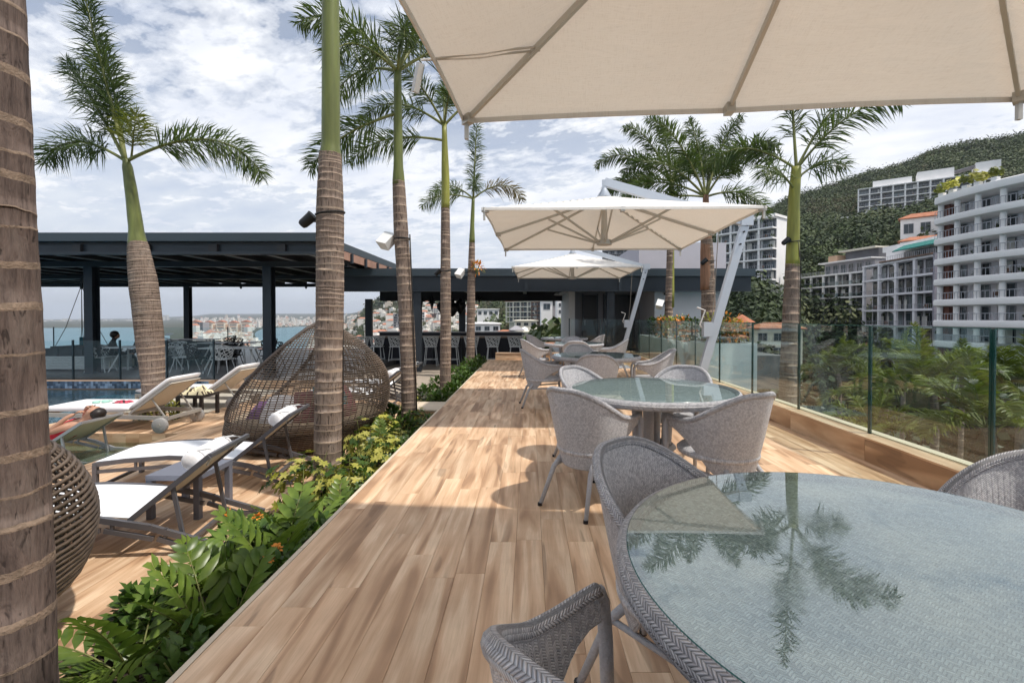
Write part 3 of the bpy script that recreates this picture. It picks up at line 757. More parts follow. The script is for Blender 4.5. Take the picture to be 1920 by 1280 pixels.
def crown_pts(rg, rx, rz, n, s, out, mt):
    "leaf clumps on an uneven crown: out gets (verts, faces)"
    for i in range(n):
        d = Vector((rg.gauss(0, 1), rg.gauss(0, 1), abs(rg.gauss(0, 1)) * .9 - .15)).normalized()
        k = rg.uniform(.55, 1.06) * (1 + .25 * math.sin(5 * d.x + rx * 7) * math.sin(4 * d.y + rz * 3))
        p = Vector((d.x * rx * k, d.y * rx * k, d.z * rz * k))
        nrm = (d + Vector((rg.gauss(0, .5), rg.gauss(0, .5), rg.gauss(0, .5) + .3))).normalized()
        u = nrm.orthogonal().normalized(); u = Matrix.Rotation(rg.uniform(0, 6.3), 3, nrm) @ u; v_ = nrm.cross(u)
        q = s * rg.uniform(.6, 1.35)
        out.append((p, u * q, v_ * q * .7))
rgb = random.Random(77); BB = {}
def balcony_bits(parent, x0, x1, z, y):
    if not BB:
        L = []; crown_pts(rgb, .5, .55, 60, .2, L, 0); g = MB()
        for p, u, v_ in L: g.add([p - u, p + v_, p + u, p - v_], [(0, 1, 2, 3)])
        BB['plant'] = g.mesh('balcony_plant', 'forest_mid')
        BB['curtain'] = MB().bb(-.55, .55, -.02, .02, 0, 1.85).mesh('curtain', 'house_a')
        g = MB().bb(-.3, .3, -.28, .28, .35, .42); g.bb(-.3, .3, .22, .28, .42, .85)
        for sx in (-1, 1):
            for sy in (-1, 1): g.bb(sx * .27 - .03, sx * .27 + .03, sy * .25 - .03, sy * .25 + .03, 0, .35)
        BB['chair'] = g.mesh('balcony_chair', 'bw_brown')
    if rgb.random() < .40: inst('balcony_plant', BB['plant'], parent, (rgb.uniform(x0, x1), y - .4, z + .45), (0, 0, rgb.uniform(0, 6)), (rgb.uniform(.6, 1.2),) * 3)
    if rgb.random() < .45: inst('curtain', BB['curtain'], parent, (rgb.choice((x0 + .3, x1 - .3)), y + .22, z), (0, 0, 0), (rgb.uniform(.6, 1.3), 1, 1))
    if rgb.random() < .35: inst('balcony_chair', BB['chair'], parent, (rgb.uniform(x0, x1), y - .5, z), (0, 0, rgb.uniform(0, 6)))
# curved white block, nearest on the right
A = PX(1766, 600, Y=70); B = PX(2150, 600, Y=49)
t_, W = place(A, B, terr(A.x, A.y) - 2, 'apartment_block', 'white apartment block with thick rounded curving balconies at the right edge')
z00 = t_.location.z; top = PX(1766, 366, Y=70).z; FHT = 3.02
zs = [];  z = PX(1766, 638, Y=70).z
while len(zs) < 8: zs.append(z - z00); z += FHT
def bulge(u): return -2.4 * (1 - (2 * u - .75) ** 2) - .5
def slab_sweep(zb, th, d0, n=26, u0=0.0, u1=1.0):
    g = MB(); rows = []
    for i in range(n + 1):
        u = u0 + (u1 - u0) * i / n; y = bulge(u); x = u * W
        sec = [(d0, 0), (y + .25, 0), (y + .05, .12), (y - .02, th * .5), (y + .05, th - .1), (y + .22, th), (d0, th)]
        rows.append([(x, a, zb + q) for a, q in sec])
    g.grid(rows, closed_u=True)
    k = 7; nv = len(g.v); g.f.append(tuple(range(k - 1, -1, -1))); g.m.append(0); g.f.append(tuple(nv - k + i for i in range(k))); g.m.append(0)
    return g
MB().bb(0, W, 1.0, 14, 0, zs[-1] + .2).build('core_wall', 'bw_lilac', t_)
MB().bb(-.35, 1.2, -.3, 1.0, 1.0, zs[-2] + 2.4).build('brick_end_wall', 'bw_brick', t_)
nb = 7
for k, zz in enumerate(zs):
    lastk = k == len(zs) - 1
    slab_sweep(zz - .95, 1.0 if not lastk else 1.15, .99, u1=(.38 if k == 0 else 1.0)).build('balcony_slab', 'bw_white', t_, smooth=False, auto=35)
    if lastk: continue
    for i in range(nb):
        u0 = (i + .12) / nb; x0 = u0 * W; x1 = (i + .90) / nb * W
        window_parts(t_, x0 + .25, x1, zz + .06, zz + 2.0, .93, 'bw_pane' if (i + k) % 3 else 'bw_pane_pale', mull=1 + (i + k) % 2)
        balcony_bits(t_, x0 + .5, x1 - .3, zz + .06, .5)
        u = (i + .02) / nb; yb = bulge(u)
        MB().lathe([(.36, zz + .05), (.36, zz + FHT - .96)], 10, (u * W + .2, yb + .9, 0), cap=False).build('column', 'bw_white', t_, smooth=True)
    g = MB()
    for i in range(40):
        u = i / 40 * (.38 if k == 0 else 1); g.bar((u * W, bulge(u) + .15, zz + .05), (u * W, bulge(u) + .15, zz + .95), .05, .05, (0, 1, 0))
    path = [(i / 24 * W, bulge(i / 24) + .15, zz + .98) for i in range(25)]
    g.tube(path, .05, 5); g.build('railing', 'rail_far', t_)
# rooftop greenery pots
for i, u in enumerate((.03, .12, .22, .30, .40)):
    MB().bb(u * W - .35, u * W + .35, bulge(u) + .5, bulge(u) + 1.1, zs[-1] + .2, zs[-1] + .75).build('roof_planter', 'bw_white', t_)
    o_ = inst('roof_plant', BB['plant'].copy(), t_, (u * W, bulge(u) + .8, zs[-1] + 1.3), (0, 0, i), (1.7 + .3 * (i % 2),) * 3); o_.data.materials[0] = MATS['yellow_leaf' if i % 2 else 'coco_leaf']

def block(p0, p1, pxtop, ybot, fl, bays, name, label, wallm, arch=None, side=None, depth=10, shift=0, recess=True, glassrail=False, overh=1.3, setback=None, Yref=None, flh=None):
    A = Vector(p0); B = Vector(p1); z1 = pxtop; zb = ybot
    t_, W = place(A, B, zb - 8, name, label); H = z1 - zb; fh = H / fl; o = 8.0
    MB().bb(0, W, .9, depth, 0, H + o).build('wall', wallm, t_)
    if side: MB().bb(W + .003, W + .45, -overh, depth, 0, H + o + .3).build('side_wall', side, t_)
    for k in range(fl + 1):
        z = o + k * fh
        MB().bb(-.05, W - .01, -overh, .898, z - .32, z + .06).build('floor_slab', wallm, t_)
        if k == fl: break
        for i in range(bays):
            x0, x1 = (i + .08) / bays * W, (i + .96) / bays * W
            pale = (i * 7 + k * 5) % 4 == 0
            if fl < 10 and H < 70: balcony_bits(t_, x0 + .3, x1 - .3, z + .07, .1)
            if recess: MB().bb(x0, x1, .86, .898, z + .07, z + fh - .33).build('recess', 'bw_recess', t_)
            window_parts(t_, x0 + .12, x1 - .12, z + .1, z + fh * .80, .78, 'bw_pane_pale' if pale else 'bw_pane', mull=1 + (i + k) % 3)
            MB().bb(i / bays * W - .01, i / bays * W + (.24 / bays) * W * .5, -overh + .1, -overh + .55, z + .061, z + fh - .321).build('pier', wallm, t_)
            if arch and i in arch:
                xm = (x0 + x1) / 2; rr = (x1 - x0) / 2; g = MB(); zt = z + fh - .33
                P = [(xm - rr, 0), (xm - rr, -.95)]
                n = 8
                arc = [(xm + rr * math.cos(math.pi * (1 - q / n)), -.95 + .92 * math.sin(math.pi * q / n)) for q in range(n + 1)]
                for q in range(n):
                    (xa, za), (xb, zb2) = arc[q], arc[q + 1]
                    V = [(xa, -overh + .3, zt + za), (xb, -overh + .3, zt + zb2), (xb, -overh + .3, zt), (xa, -overh + .3, zt), (xa, -overh + .5, zt + za), (xb, -overh + .5, zt + zb2), (xb, -overh + .5, zt), (xa, -overh + .5, zt)]
                    g.add(V, [(0, 1, 2, 3), (5, 4, 7, 6), (4, 5, 1, 0)])
                g.build('arch', wallm, t_)
        railing(t_, 0, W, -overh + .1, z + .06, .9, glassrail)
    return t_, W, H + o, fh
def PV(x, y, Y): return PX(x, y, Y=Y)
# arched block
a, b2 = PV(1627, 600, 104), PV(1762, 600, 84)
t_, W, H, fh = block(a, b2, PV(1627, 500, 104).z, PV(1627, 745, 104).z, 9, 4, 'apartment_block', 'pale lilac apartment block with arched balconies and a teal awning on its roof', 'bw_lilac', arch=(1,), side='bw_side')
MB().bb(W * .3, W, -1.6, .8, H + .1, H + .35).build('tiled_eave', 'bw_brown', t_)
MB().bb(W * .15, W, 1.8, 9, H + .05, H + 3.0).build('penthouse', 'bw_white', t_)
MB().bb(W * .0, W, 3, 10, H + 3.0, H + 4.2).build('penthouse_roof', 'bw_white', t_)
n = 7
for i in range(n):
    x0 = W * .42 + (W * .56) * i / n; x1 = x0 + W * .56 / n - .06
    MB().add([(x0, -.6, H + 2.2), (x1, -.6, H + 2.2), (x1, 1.7, H + 3.4), (x0, 1.7, H + 3.4), (x0, -.6, H + 2.0), (x1, -.6, H + 2.0), (x1, 1.75, H + 3.2), (x0, 1.75, H + 3.2)],
             [(0, 1, 2, 3), (7, 6, 5, 4), (0, 4, 5, 1), (1, 5, 6, 2), (3, 2, 6, 7), (0, 3, 7, 4)]).build('awning_panel', 'bw_teal', t_)
    window_parts(t_, x0 + .1, x1, H + .4, H + 2.0, 1.7, 'bw_pane', mull=1)
railing(t_, W * .3, W, -.9, H + .36, .9)
# glazed block to its left
a, b2 = PV(1503, 600, 128), PV(1627, 600, 109)
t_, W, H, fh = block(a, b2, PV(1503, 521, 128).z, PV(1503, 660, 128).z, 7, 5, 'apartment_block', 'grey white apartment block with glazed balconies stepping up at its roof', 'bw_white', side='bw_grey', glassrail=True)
MB().bb(W * .28, W, 2, 10, H + .02, H + 3.1).build('penthouse', 'bw_grey', t_)
MB().bb(W * .24, W + .2, .6, 10, H + 3.1, H + 3.4).build('roof_slab', 'bw_white', t_)
MB().bb(W * .55, W, 3, 10, H + 3.4, H + 5.6).build('upper_room', 'bw_recess', t_)
MB().bb(W * .50, W + .1, 1.8, 10.2, H + 5.6, H + 6.0).build('upper_slab', 'bw_cream', t_)
MB().bb(W * .36, W * .5, 1.5, 4, H + 3.4, H + 5.0).build('roof_tank_house', 'bw_peach', t_)
for i in range(6): window_parts(t_, W * .3 + i * W * .115, W * .3 + i * W * .115 + 1.5, H + .3, H + 2.5, 1.9, 'bw_pane', mull=1)
railing(t_, 0, W, -1.1, H + .06, .9)
# long white terraced block high on the hill
a, b2 = PV(1606, 400, 236), PV(1868, 400, 206)
t_, W, H, fh = block(a, b2, PV(1606, 357, 236).z, PV(1606, 412, 236).z, 5, 11, 'hillside_block', 'long white terraced apartment building high on the green hill', 'bw_white', depth=12)
MB().bb(W * .12, W * .42, 2, 12, H + .05, H + 3.6).build('roof_box', 'bw_white', t_)
MB().bb(W * .46, W * .72, 2.5, 12, H + .05, H + 5.2).build('roof_box', 'bw_white', t_)
MB().bb(W * .86, W * 1.02, 1, 12, H + .05, H + 5.4).build('roof_box', 'bw_white', t_)
MB().add([(W * .72, 2, H + 3.4), (W * .98, 2, H + 5.9), (W * .98, 9, H + 5.9), (W * .72, 9, H + 3.4), (W * .72, 2, H + 3.1), (W * .98, 2, H + 5.5), (W * .98, 9, H + 5.5), (W * .72, 9, H + 3.1)],
         [(0, 1, 2, 3), (7, 6, 5, 4), (0, 4, 5, 1), (1, 5, 6, 2), (3, 2, 6, 7), (0, 3, 7, 4)]).build('sloping_roof', 'bw_grey', t_)
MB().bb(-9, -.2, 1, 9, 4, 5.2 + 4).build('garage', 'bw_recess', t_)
MB().bb(-10, -.2, -.5, 9, 9.2, 9.9).build('garage_roof', 'bw_white', t_)
# block behind the umbrella mast
a, b2 = PV(1347, 500, 128), PV(1452, 500, 116)
t_, W, H, fh = block(a, b2, PV(1347, 424, 128).z, PV(1347, 530, 128).z, 6, 4, 'hotel_block', 'cream white tower block seen behind the grey umbrella mast', 'bw_white')
MB().bb(-.3, W + .3, -.6, 10, H + .07, H + .7).build('cornice', 'bw_white', t_)
a, b2 = PV(1130, 480, 300), PV(1196, 480, 290)
t_, W, H, fh = block(a, b2, PV(1130, 464, 300).z, PV(1130, 500, 300).z, 5, 5, 'hotel_block', 'small far grey tower peeping out between the two umbrellas', 'bw_grey', depth=14)

def gable(name, label, c, wd, dp, h, roof_h, rz, wall='bw_white', roof='bw_tile', wins=3, rows=1, group=None, base=6):
    t_ = thing(name, label, 'house', (c[0], c[1], c[2] - base), rz, group); b_ = base
    MB().bb(-wd / 2, wd / 2, -dp / 2, dp / 2, 0, b_ + h).build('wall', wall, t_)
    g = MB(); e = .5; x, y = wd / 2 + e, dp / 2 + e; z = b_ + h
    g.add([(-x, -y, z), (x, -y, z), (x, y, z), (-x, y, z), (-x + dp * .35, 0, z + roof_h), (x - dp * .35, 0, z + roof_h), (-x, -y, z + .2), (x, -y, z + .2), (x, y, z + .2), (-x, y, z + .2)],
          [(0, 3, 2, 1), (6, 7, 5, 4), (8, 9, 4, 5), (7, 8, 5), (9, 6, 4), (0, 1, 7, 6), (1, 2, 8, 7), (2, 3, 9, 8), (3, 0, 6, 9)])
    g.build('roof', roof, t_)
    for k in range(rows):
        for i in range(wins):
            xx = -wd / 2 + wd * (i + .5) / wins; zz = b_ + h * (k + .18) / rows
            window_parts(t_, xx - wd / wins * .3, xx + wd / wins * .3, zz, zz + h / rows * .55, -dp / 2 - .06, mull=1)
    return t_
def face(c): return math.atan2(-c[0], c[1]) * 1.0
c = PV(1735, 445, 120); gable('hillside_house', 'white house with orange tiled roof above the arched block', c, 10, 7, 4.6, 1.8, -.75, wins=3)
c = PV(1750, 470, 108); gable('hillside_house', 'orange tiled roof just behind the teal awning', c, 12, 6, 2.2, 1.4, -.75, wins=4)
c = PV(1452, 668, 74); gable('villa', 'cream villa with orange tiled roof behind the glass balustrade', c, 6.6, 6, 4.4, 1.0, -.3, wall='bw_cream', wins=3, rows=2)
c = PV(1375, 660, 70); gable('villa', 'low cream villa annex beside the garden planter', c, 3.0, 4, 2.2, .6, -.3, wall='bw_cream', wins=2)
gz = thing('garden_gazebo', 'small thatched red gazebo on posts above the garden', 'gazebo', tuple(PV(1391, 615, 78)))
g = MB(); g.lathe([(2.2, 1.0), (1.1, 1.7), (.1, 2.3)], 8, cap=False); g.build('roof', 'bw_tile', gz)
for i in range(4):
    a_ = i * math.pi / 2 + .7; MB().bb(1.5 * math.cos(a_) - .12, 1.5 * math.cos(a_) + .12, 1.5 * math.sin(a_) - .12, 1.5 * math.sin(a_) + .12, -4, 1.1).build('post', 'bw_cream', gz)

# ------------------------------------------------------------------ houses beyond the bar
c = PV(985, 600, 190)
a, b2 = PV(952, 600, 200), PV(1020, 600, 186)
t_, W, H, fh = block(a, b2, PV(952, 566, 200).z, PV(952, 603, 200).z, 4, 5, 'condominium', 'peach cream condominium with open terraces behind the bar', 'bw_cream')
MB().bb(-.3, W + .3, -1.5, 9, H + .07, H + .6).build('tiled_eave', 'bw_tile', t_)
MB().bb(W * .35, W * .8, 1, 9, H + .6, H + 2.6).build('roof_room', 'bw_peach', t_)
a, b2 = PV(1000, 600, 178), PV(1032, 600, 172)
t_, W, H, fh = block(a, b2, PV(1000, 566, 178).z, PV(1000, 598, 178).z, 4, 3, 'condominium', 'brown and white condominium beside the white chapel-like gable', 'bw_brown')
c = PV(1024, 584, 165); gable('gable_house', 'small bright white house with one dark window behind the bar', c, 4.0, 5, 3.8, .9, .05, roof='bw_white', wins=1)
c = PV(1043, 578, 168); gable('long_house', 'house with long orange roof and dark balcony beside white villa', c, 8.5, 7, 4.2, 1.3, .05, wall='bw_grey', wins=4, rows=1)
c = PV(1062, 590, 150); gable('white_villa', 'white villa with tiny windows beside the corner pier', c, 6.5, 6, 6.4, .5, .05, roof='bw_white', wins=3, rows=3)
c = PV(915, 592, 260); gable('white_villa', 'white flat villa in trees left of the peach condominium', c, 12, 8, 3.6, .4, .1, roof='bw_white', wins=4)
c = PV(905, 622, 130); gable('white_villa', 'low long white house with pale roof right behind the bar', c, 9.5, 6, 2.2, .5, .1, roof='bw_white', wins=4)
c = PV(952, 628, 120); gable('orange_roof_house', 'house with broad terracotta roof right above the bar end', c, 5.2, 5, .6, .8, .1, wall='bw_cream', wins=2)
c = PV(985, 628, 118); gable('dome_house', 'low cream house with little dome beside terracotta roof', c, 4.6, 5, .8, .3, .1, wall='bw_cream', roof='bw_cream', wins=2)
MB().lathe([(1.0, 7.0), (.9, 7.5), (.6, 7.9), (.05, 8.1)], 12, (-.2, 0, 0)).build('dome', 'bw_white', [o for o in col.objects if o.name.startswith('dome_house')][0], smooth=True)
c = PV(968, 628, 119); gable('grey_roof_house', 'small house with dark slate roof between terracotta and dome houses', c, 2.6, 4, 1.2, 1.2, .1, wall='bw_grey', roof='bw_grey', wins=1)
c = PV(985, 612, 150); gable('cream_house', 'pale cream house below the peach condominium', c, 7, 5, 1.8, .4, .1, wall='bw_cream', roof='bw_cream', wins=3)
# towers of the town seen between bar columns
for (px, y0, y1, Y, wd, mt, lb) in ((791, 585, 620, 620, 7, 'bw_white', 'slim white tower right of the big bar column'), (787, 586, 618, 700, 6, 'bw_peach', 'narrow brick-red tower beside the slim white one'),
                                   (813, 588, 617, 640, 9, 'bw_brick', 'brick-red tower block standing in the town'), (826, 586, 614, 600, 9, 'bw_white', 'white tower just left of the round lantern'),
                                   (745, 588, 622, 520, 9, 'bw_grey', 'grey striped apartment tower left of the ringed trunk'), (846, 588, 614, 660, 8, 'bw_cream', 'cream tower partly behind the ringed palm trunk')):
    a, b2 = PV(px, 600, Y), PV(px, 600, Y); a.x -= wd / 2; b2.x += wd / 2
    block(a, b2, PV(px, y0, Y).z, PV(px, y1, Y).z, 7, 2, 'town_tower', lb, mt, depth=8, recess=False, overh=.6)
# hotel by the shore with five gabled towers
ht = thing('shore_hotel', 'peach hotel of five linked towers with red roofs by the bay', 'hotel', tuple(PV(416, 628, 1650)), .08)
for i in range(5):
    x = -84 + i * 42; hh = 46 - (i % 2) * 2
    tw = MB().bb(x - 14, x + 14, -9, 9, -4, hh).build('tower', 'bw_cream', ht)
    for k in range(8):
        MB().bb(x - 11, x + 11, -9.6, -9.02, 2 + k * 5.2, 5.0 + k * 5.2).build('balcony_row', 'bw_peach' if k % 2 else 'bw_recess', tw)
    MB().add([(x - 16, -11, hh), (x + 16, -11, hh), (x + 16, 10, hh), (x - 16, 10, hh), (x, -11, hh + 7), (x, 10, hh + 7)], [(0, 1, 4), (1, 2, 5, 4), (2, 3, 5), (3, 0, 4, 5), (0, 3, 2, 1)]).build('roof', 'bw_tile', ht)
    if i < 4: MB().bb(x + 14.5, x + 27.5, -4, 9, -4, hh - 7).build('link_block', 'bw_peach', ht)
MB().bb(-150, 120, -60, -22, -6, 8).build('podium', 'bw_recess', ht)
a, b2 = PV(364, 600, 1500), PV(380, 600, 1500)
block(a, b2, PV(364, 604, 1500).z, PV(364, 626, 1500).z, 10, 3, 'shore_tower', 'grey striped hotel tower at the water beside a dark column', 'bw_grey', depth=30, recess=False, overh=3)

# ------------------------------------------------------------------ town mass
def house_mesh(kind_, rg):
    g = MB(); wd, dp, h = rg.uniform(8, 15), rg.uniform(8, 13), rg.uniform(4, 11)
    g.bb(-wd / 2, wd / 2, -dp / 2, dp / 2, -8, h)
    if kind_ == 1:
        x, y = wd / 2 + .4, dp / 2 + .4
        g.add([(-x, -y, h), (x, -y, h), (x, y, h), (-x, y, h), (-x * .5, 0, h + 2.2), (x * .5, 0, h + 2.2)], [(0, 1, 5, 4), (2, 3, 4, 5), (1, 2, 5), (3, 0, 4)], 1)
    else:
        g.bb(-wd / 2 - .2, wd / 2 + .2, -dp / 2 - .2, dp / 2 + .2, h, h + .5, 0); g.bb(-wd * .2, wd * .2, -dp * .2, dp * .3, h + .5, h + 2.4, 0)
    for k in range(max(1, int(h / 3.2))):
        for i in range(3):
            xx = (i - 1) * wd * .3; g.bb(xx - 1, xx + 1, -dp / 2 - .12, -dp / 2 - .01, k * 3.2 + 1.0, k * 3.2 + 2.6, 2)
    return g
rg = random.Random(21)
HM = [house_mesh(int(i in (3, 6)), rg) for i in range(8)]
HME = [h.mesh('town_house', [('house_a', 'house_b')[i % 3 == 2], 'house_roof', 'bw_recess']) for i, h in enumerate(HM)]
far = MB(); nh = 0
spots = []
for i in range(5200):
    px = rg.uniform(355, 900); r = math.exp(rg.uniform(math.log(480), math.log(6500)))
    a = math.atan2(px - CX, F); x, y = r * math.sin(a), r * math.cos(a); z = terr(x, y)
    if z < SEA + 1: continue
    if px > 860 and r < 420: continue
    e = (z - CZ) / (r * math.cos(a)) * F
    if z > 40 and rg.random() < .85: continue
    if px > 630 and z > -44 and rg.random() < .62: continue
    if r > 700 and z > -10 and rg.random() < .5: continue
    spots.append((r, x, y, z))
spots.sort()
for i, (r, x, y, z) in enumerate(spots):
    k = rg.randrange(8); rz = rg.uniform(-.5, .5); s = rg.uniform(.5, .9) * (1 + r / 5000)
    if rg.random() < .05 and r > 900: s2 = s * 2.6
    else: s2 = s
    if nh < 220 and i % 3 == 0 and z > SEA + 2:
        o = inst('town_house', HME[k], None, (x, y, z), (0, 0, rz), (s, s, s2))
        px_ = CX + F * x / y; tp = 'red-roofed' if k in (3, 6) else ('tan flat-roofed' if k % 3 == 2 else 'white flat-roofed')
        pl_ = 'on the flat around the shore hotel' if px_ < 500 else ('behind the egg daybed and ringed trunk' if px_ < 640 else ('on the hillside between bar column and ringed trunk' if px_ < 775 else 'seen between the bar lanterns and stools'))
        tag(o, 'small %s town house %s' % (tp, pl_), 'house', '%s town houses %s' % (tp, pl_)); nh += 1
    else:
        far.add([Matrix.Translation((x, y, z)) @ Matrix.Rotation(rz, 4, 'Z') @ Vector((p[0] * s, p[1] * s, p[2] * s2)) for p in HM[k].v[:8 + (6 if k in (3, 6) else 16)]],
                [f for f in HM[k].f if max(f) < 8 + (6 if k in (3, 6) else 16)])
        far.m[-len([f for f in HM[k].f if max(f) < 8 + (6 if k in (3, 6) else 16)]):] = [(1 if (q == 1) else (0 if (i * 13) % 3 else 2)) for q, f in zip(HM[k].m, HM[k].f) if max(f) < 8 + (6 if k in (3, 6) else 16)]
kind(far.build('town', ['house_a', 'house_roof', 'house_b']), 'stuff')
# far shore skyline across the bay
rg = random.Random(4); sk = MB()
for i in range(240):
    px = rg.uniform(-120, 560); Y = rg.uniform(5300, 6600); p = PV(px, 600, Y); h = rg.choice((8, 12, 18, 25, 40)) * rg.uniform(.7, 1.2); wd = rg.uniform(15, 60)
    if 285 < px < 352 and rg.random() < .6: h *= 2.0
    sk.bb(p.x - wd / 2, p.x + wd / 2, p.y, p.y + 30, SEA, SEA + 4 + h)
kind(sk.build('far_skyline', 'house_a'), 'stuff')

# ------------------------------------------------------------------ woods
def scatter(name, boxes, n, rad, leaf, leaves, mats, seed, zoff=.3, dry=.25, cond=None):
    rg = random.Random(seed); protos = []
    for i in range(7):
        L = []; crown_pts(rg, 1.0, rg.uniform(.7, 1.15), leaves, leaf, L, 0); protos.append(L)
    V = []; Fc = []; Mi = []
    for i in range(n):
        px0, px1, r0, r1 = boxes[rg.randrange(len(boxes))]
        px = rg.uniform(px0, px1); r = math.sqrt(rg.uniform(r0 * r0, r1 * r1)); a = math.atan2(px - CX, F); x, y = r * math.sin(a), r * math.cos(a)
        z = terr(x, y)
        if cond and not cond(px, r, x, y, z): continue
        R_ = rg.uniform(*rad); m_ = 1 if (mnoise.noise((x * .012, y * .012, 5)) + rg.uniform(-.25, .25) > .5 - dry * 2) else 0
        if len(mats) > 2 and rg.random() < .55: m_ = rg.choice((2, 2, 3))
        c = Vector((x, y, z + R_ * zoff)); th = rg.uniform(0, 6.3); cs, sn = math.cos(th) * R_, math.sin(th) * R_
        for (p, u, v_) in protos[rg.randrange(7)]:
            o = len(V)
            for q in (p - u, p + v_, p + u, p - v_):
                V.append((c.x + cs * q.x - sn * q.y, c.y + sn * q.x + cs * q.y, c.z + q.z * R_))
            Fc.append((o, o + 1, o + 2, o + 3)); Mi.append(m_)
    g = MB(); g.v = V; g.f = Fc; g.m = Mi
    return kind(g.build(name, mats), 'stuff')
def hill_ok(px, r, x, y, z):
    if r < 190 and px > 1480 and r < 118 + (px - 1480) * -.12: return False
    if 1590 < px < 1900 and 262 < r < 315: return False
    if 1340 < px < 1460 and 100 < r < 135: return False
    return True
rr0 = random.Random(3)
scatter('hill_forest', [(1300, 2150, 115, 250), (1300, 2150, 240, 480), (1330, 2150, 300, 470), (1330, 2000, 300, 470), (1330, 2000, 200, 400)], 4000, (3.4, 8.0), .085, 190, ['forest_leaf', 'forest_dry', 'forest_mid', 'forest_pale'], 11, cond=hill_ok, dry=.10)
scatter('town_trees', [(640, 1075, 190, 520), (640, 900, 500, 1300), (420, 700, 500, 2500), (880, 1075, 95, 230), (985, 1080, 55, 105), (640, 800, 480, 1200), (640, 800, 480, 1200)], 3000, (2.5, 5.5), .17, 70, ['forest_leaf', 'forest_dry', 'forest_mid', 'forest_pale'], 12, dry=.2,
        cond=lambda px, r, x, y, z: z > SEA + 2 and not (940 < px < 1075 and 110 < r < 205 and rr0.random() < .75))
scatter('mountain_forest', [(690, 930, 1000, 3600)], 1600, (9, 20), .3, 26, ['forest_leaf', 'forest_dry'], 13, dry=.1, cond=lambda px, r, x, y, z: z > 20)
scatter('valley_thicket', [(1400, 2300, 24, 75), (1480, 2300, 20, 45)], 300, (1.0, 2.2), .12, 210, ['bush_leaf', 'olive_leaf'], 14, dry=.22, zoff=.5)
scatter('valley_thicket', [(1395, 2200, 55, 100)], 420, (2.0, 4.2), .12, 170, ['bush_leaf', 'olive_leaf'], 15, dry=.12, zoff=.5, cond=lambda px, r, x, y, z: r < 88 - (px - 1395) * .03)
scatter('garden_trees', [(1385, 1510, 88, 128)], 90, (3.5, 6.5), .10, 240, ['forest_leaf', 'forest_mid'], 16, dry=.1, zoff=.35)
# ------------------------------------------------------------------ haze
hz = bpy.data.materials.new('haze_air'); hz.use_nodes = True; t = hz.node_tree; t.nodes.remove(t.nodes['Principled BSDF'])
pvn = nn(t, 'ShaderNodeVolumePrincipled'); pvn.inputs['Color'].default_value = (.80, .87, .97, 1); pvn.inputs['Density'].default_value = 1.0e-4
pvn.inputs['Anisotropy'].default_value = 0.25
t.links.new(pvn.outputs[0], t.nodes['Material Output'].inputs['Volume'])
MATS['haze_air'] = hz
HAZE = MB().bb(-14000, 14000, -14000, 14000, -90, 330)
if not NOHAZE: kind(HAZE.build('haze', 'haze_air'), 'stuff')
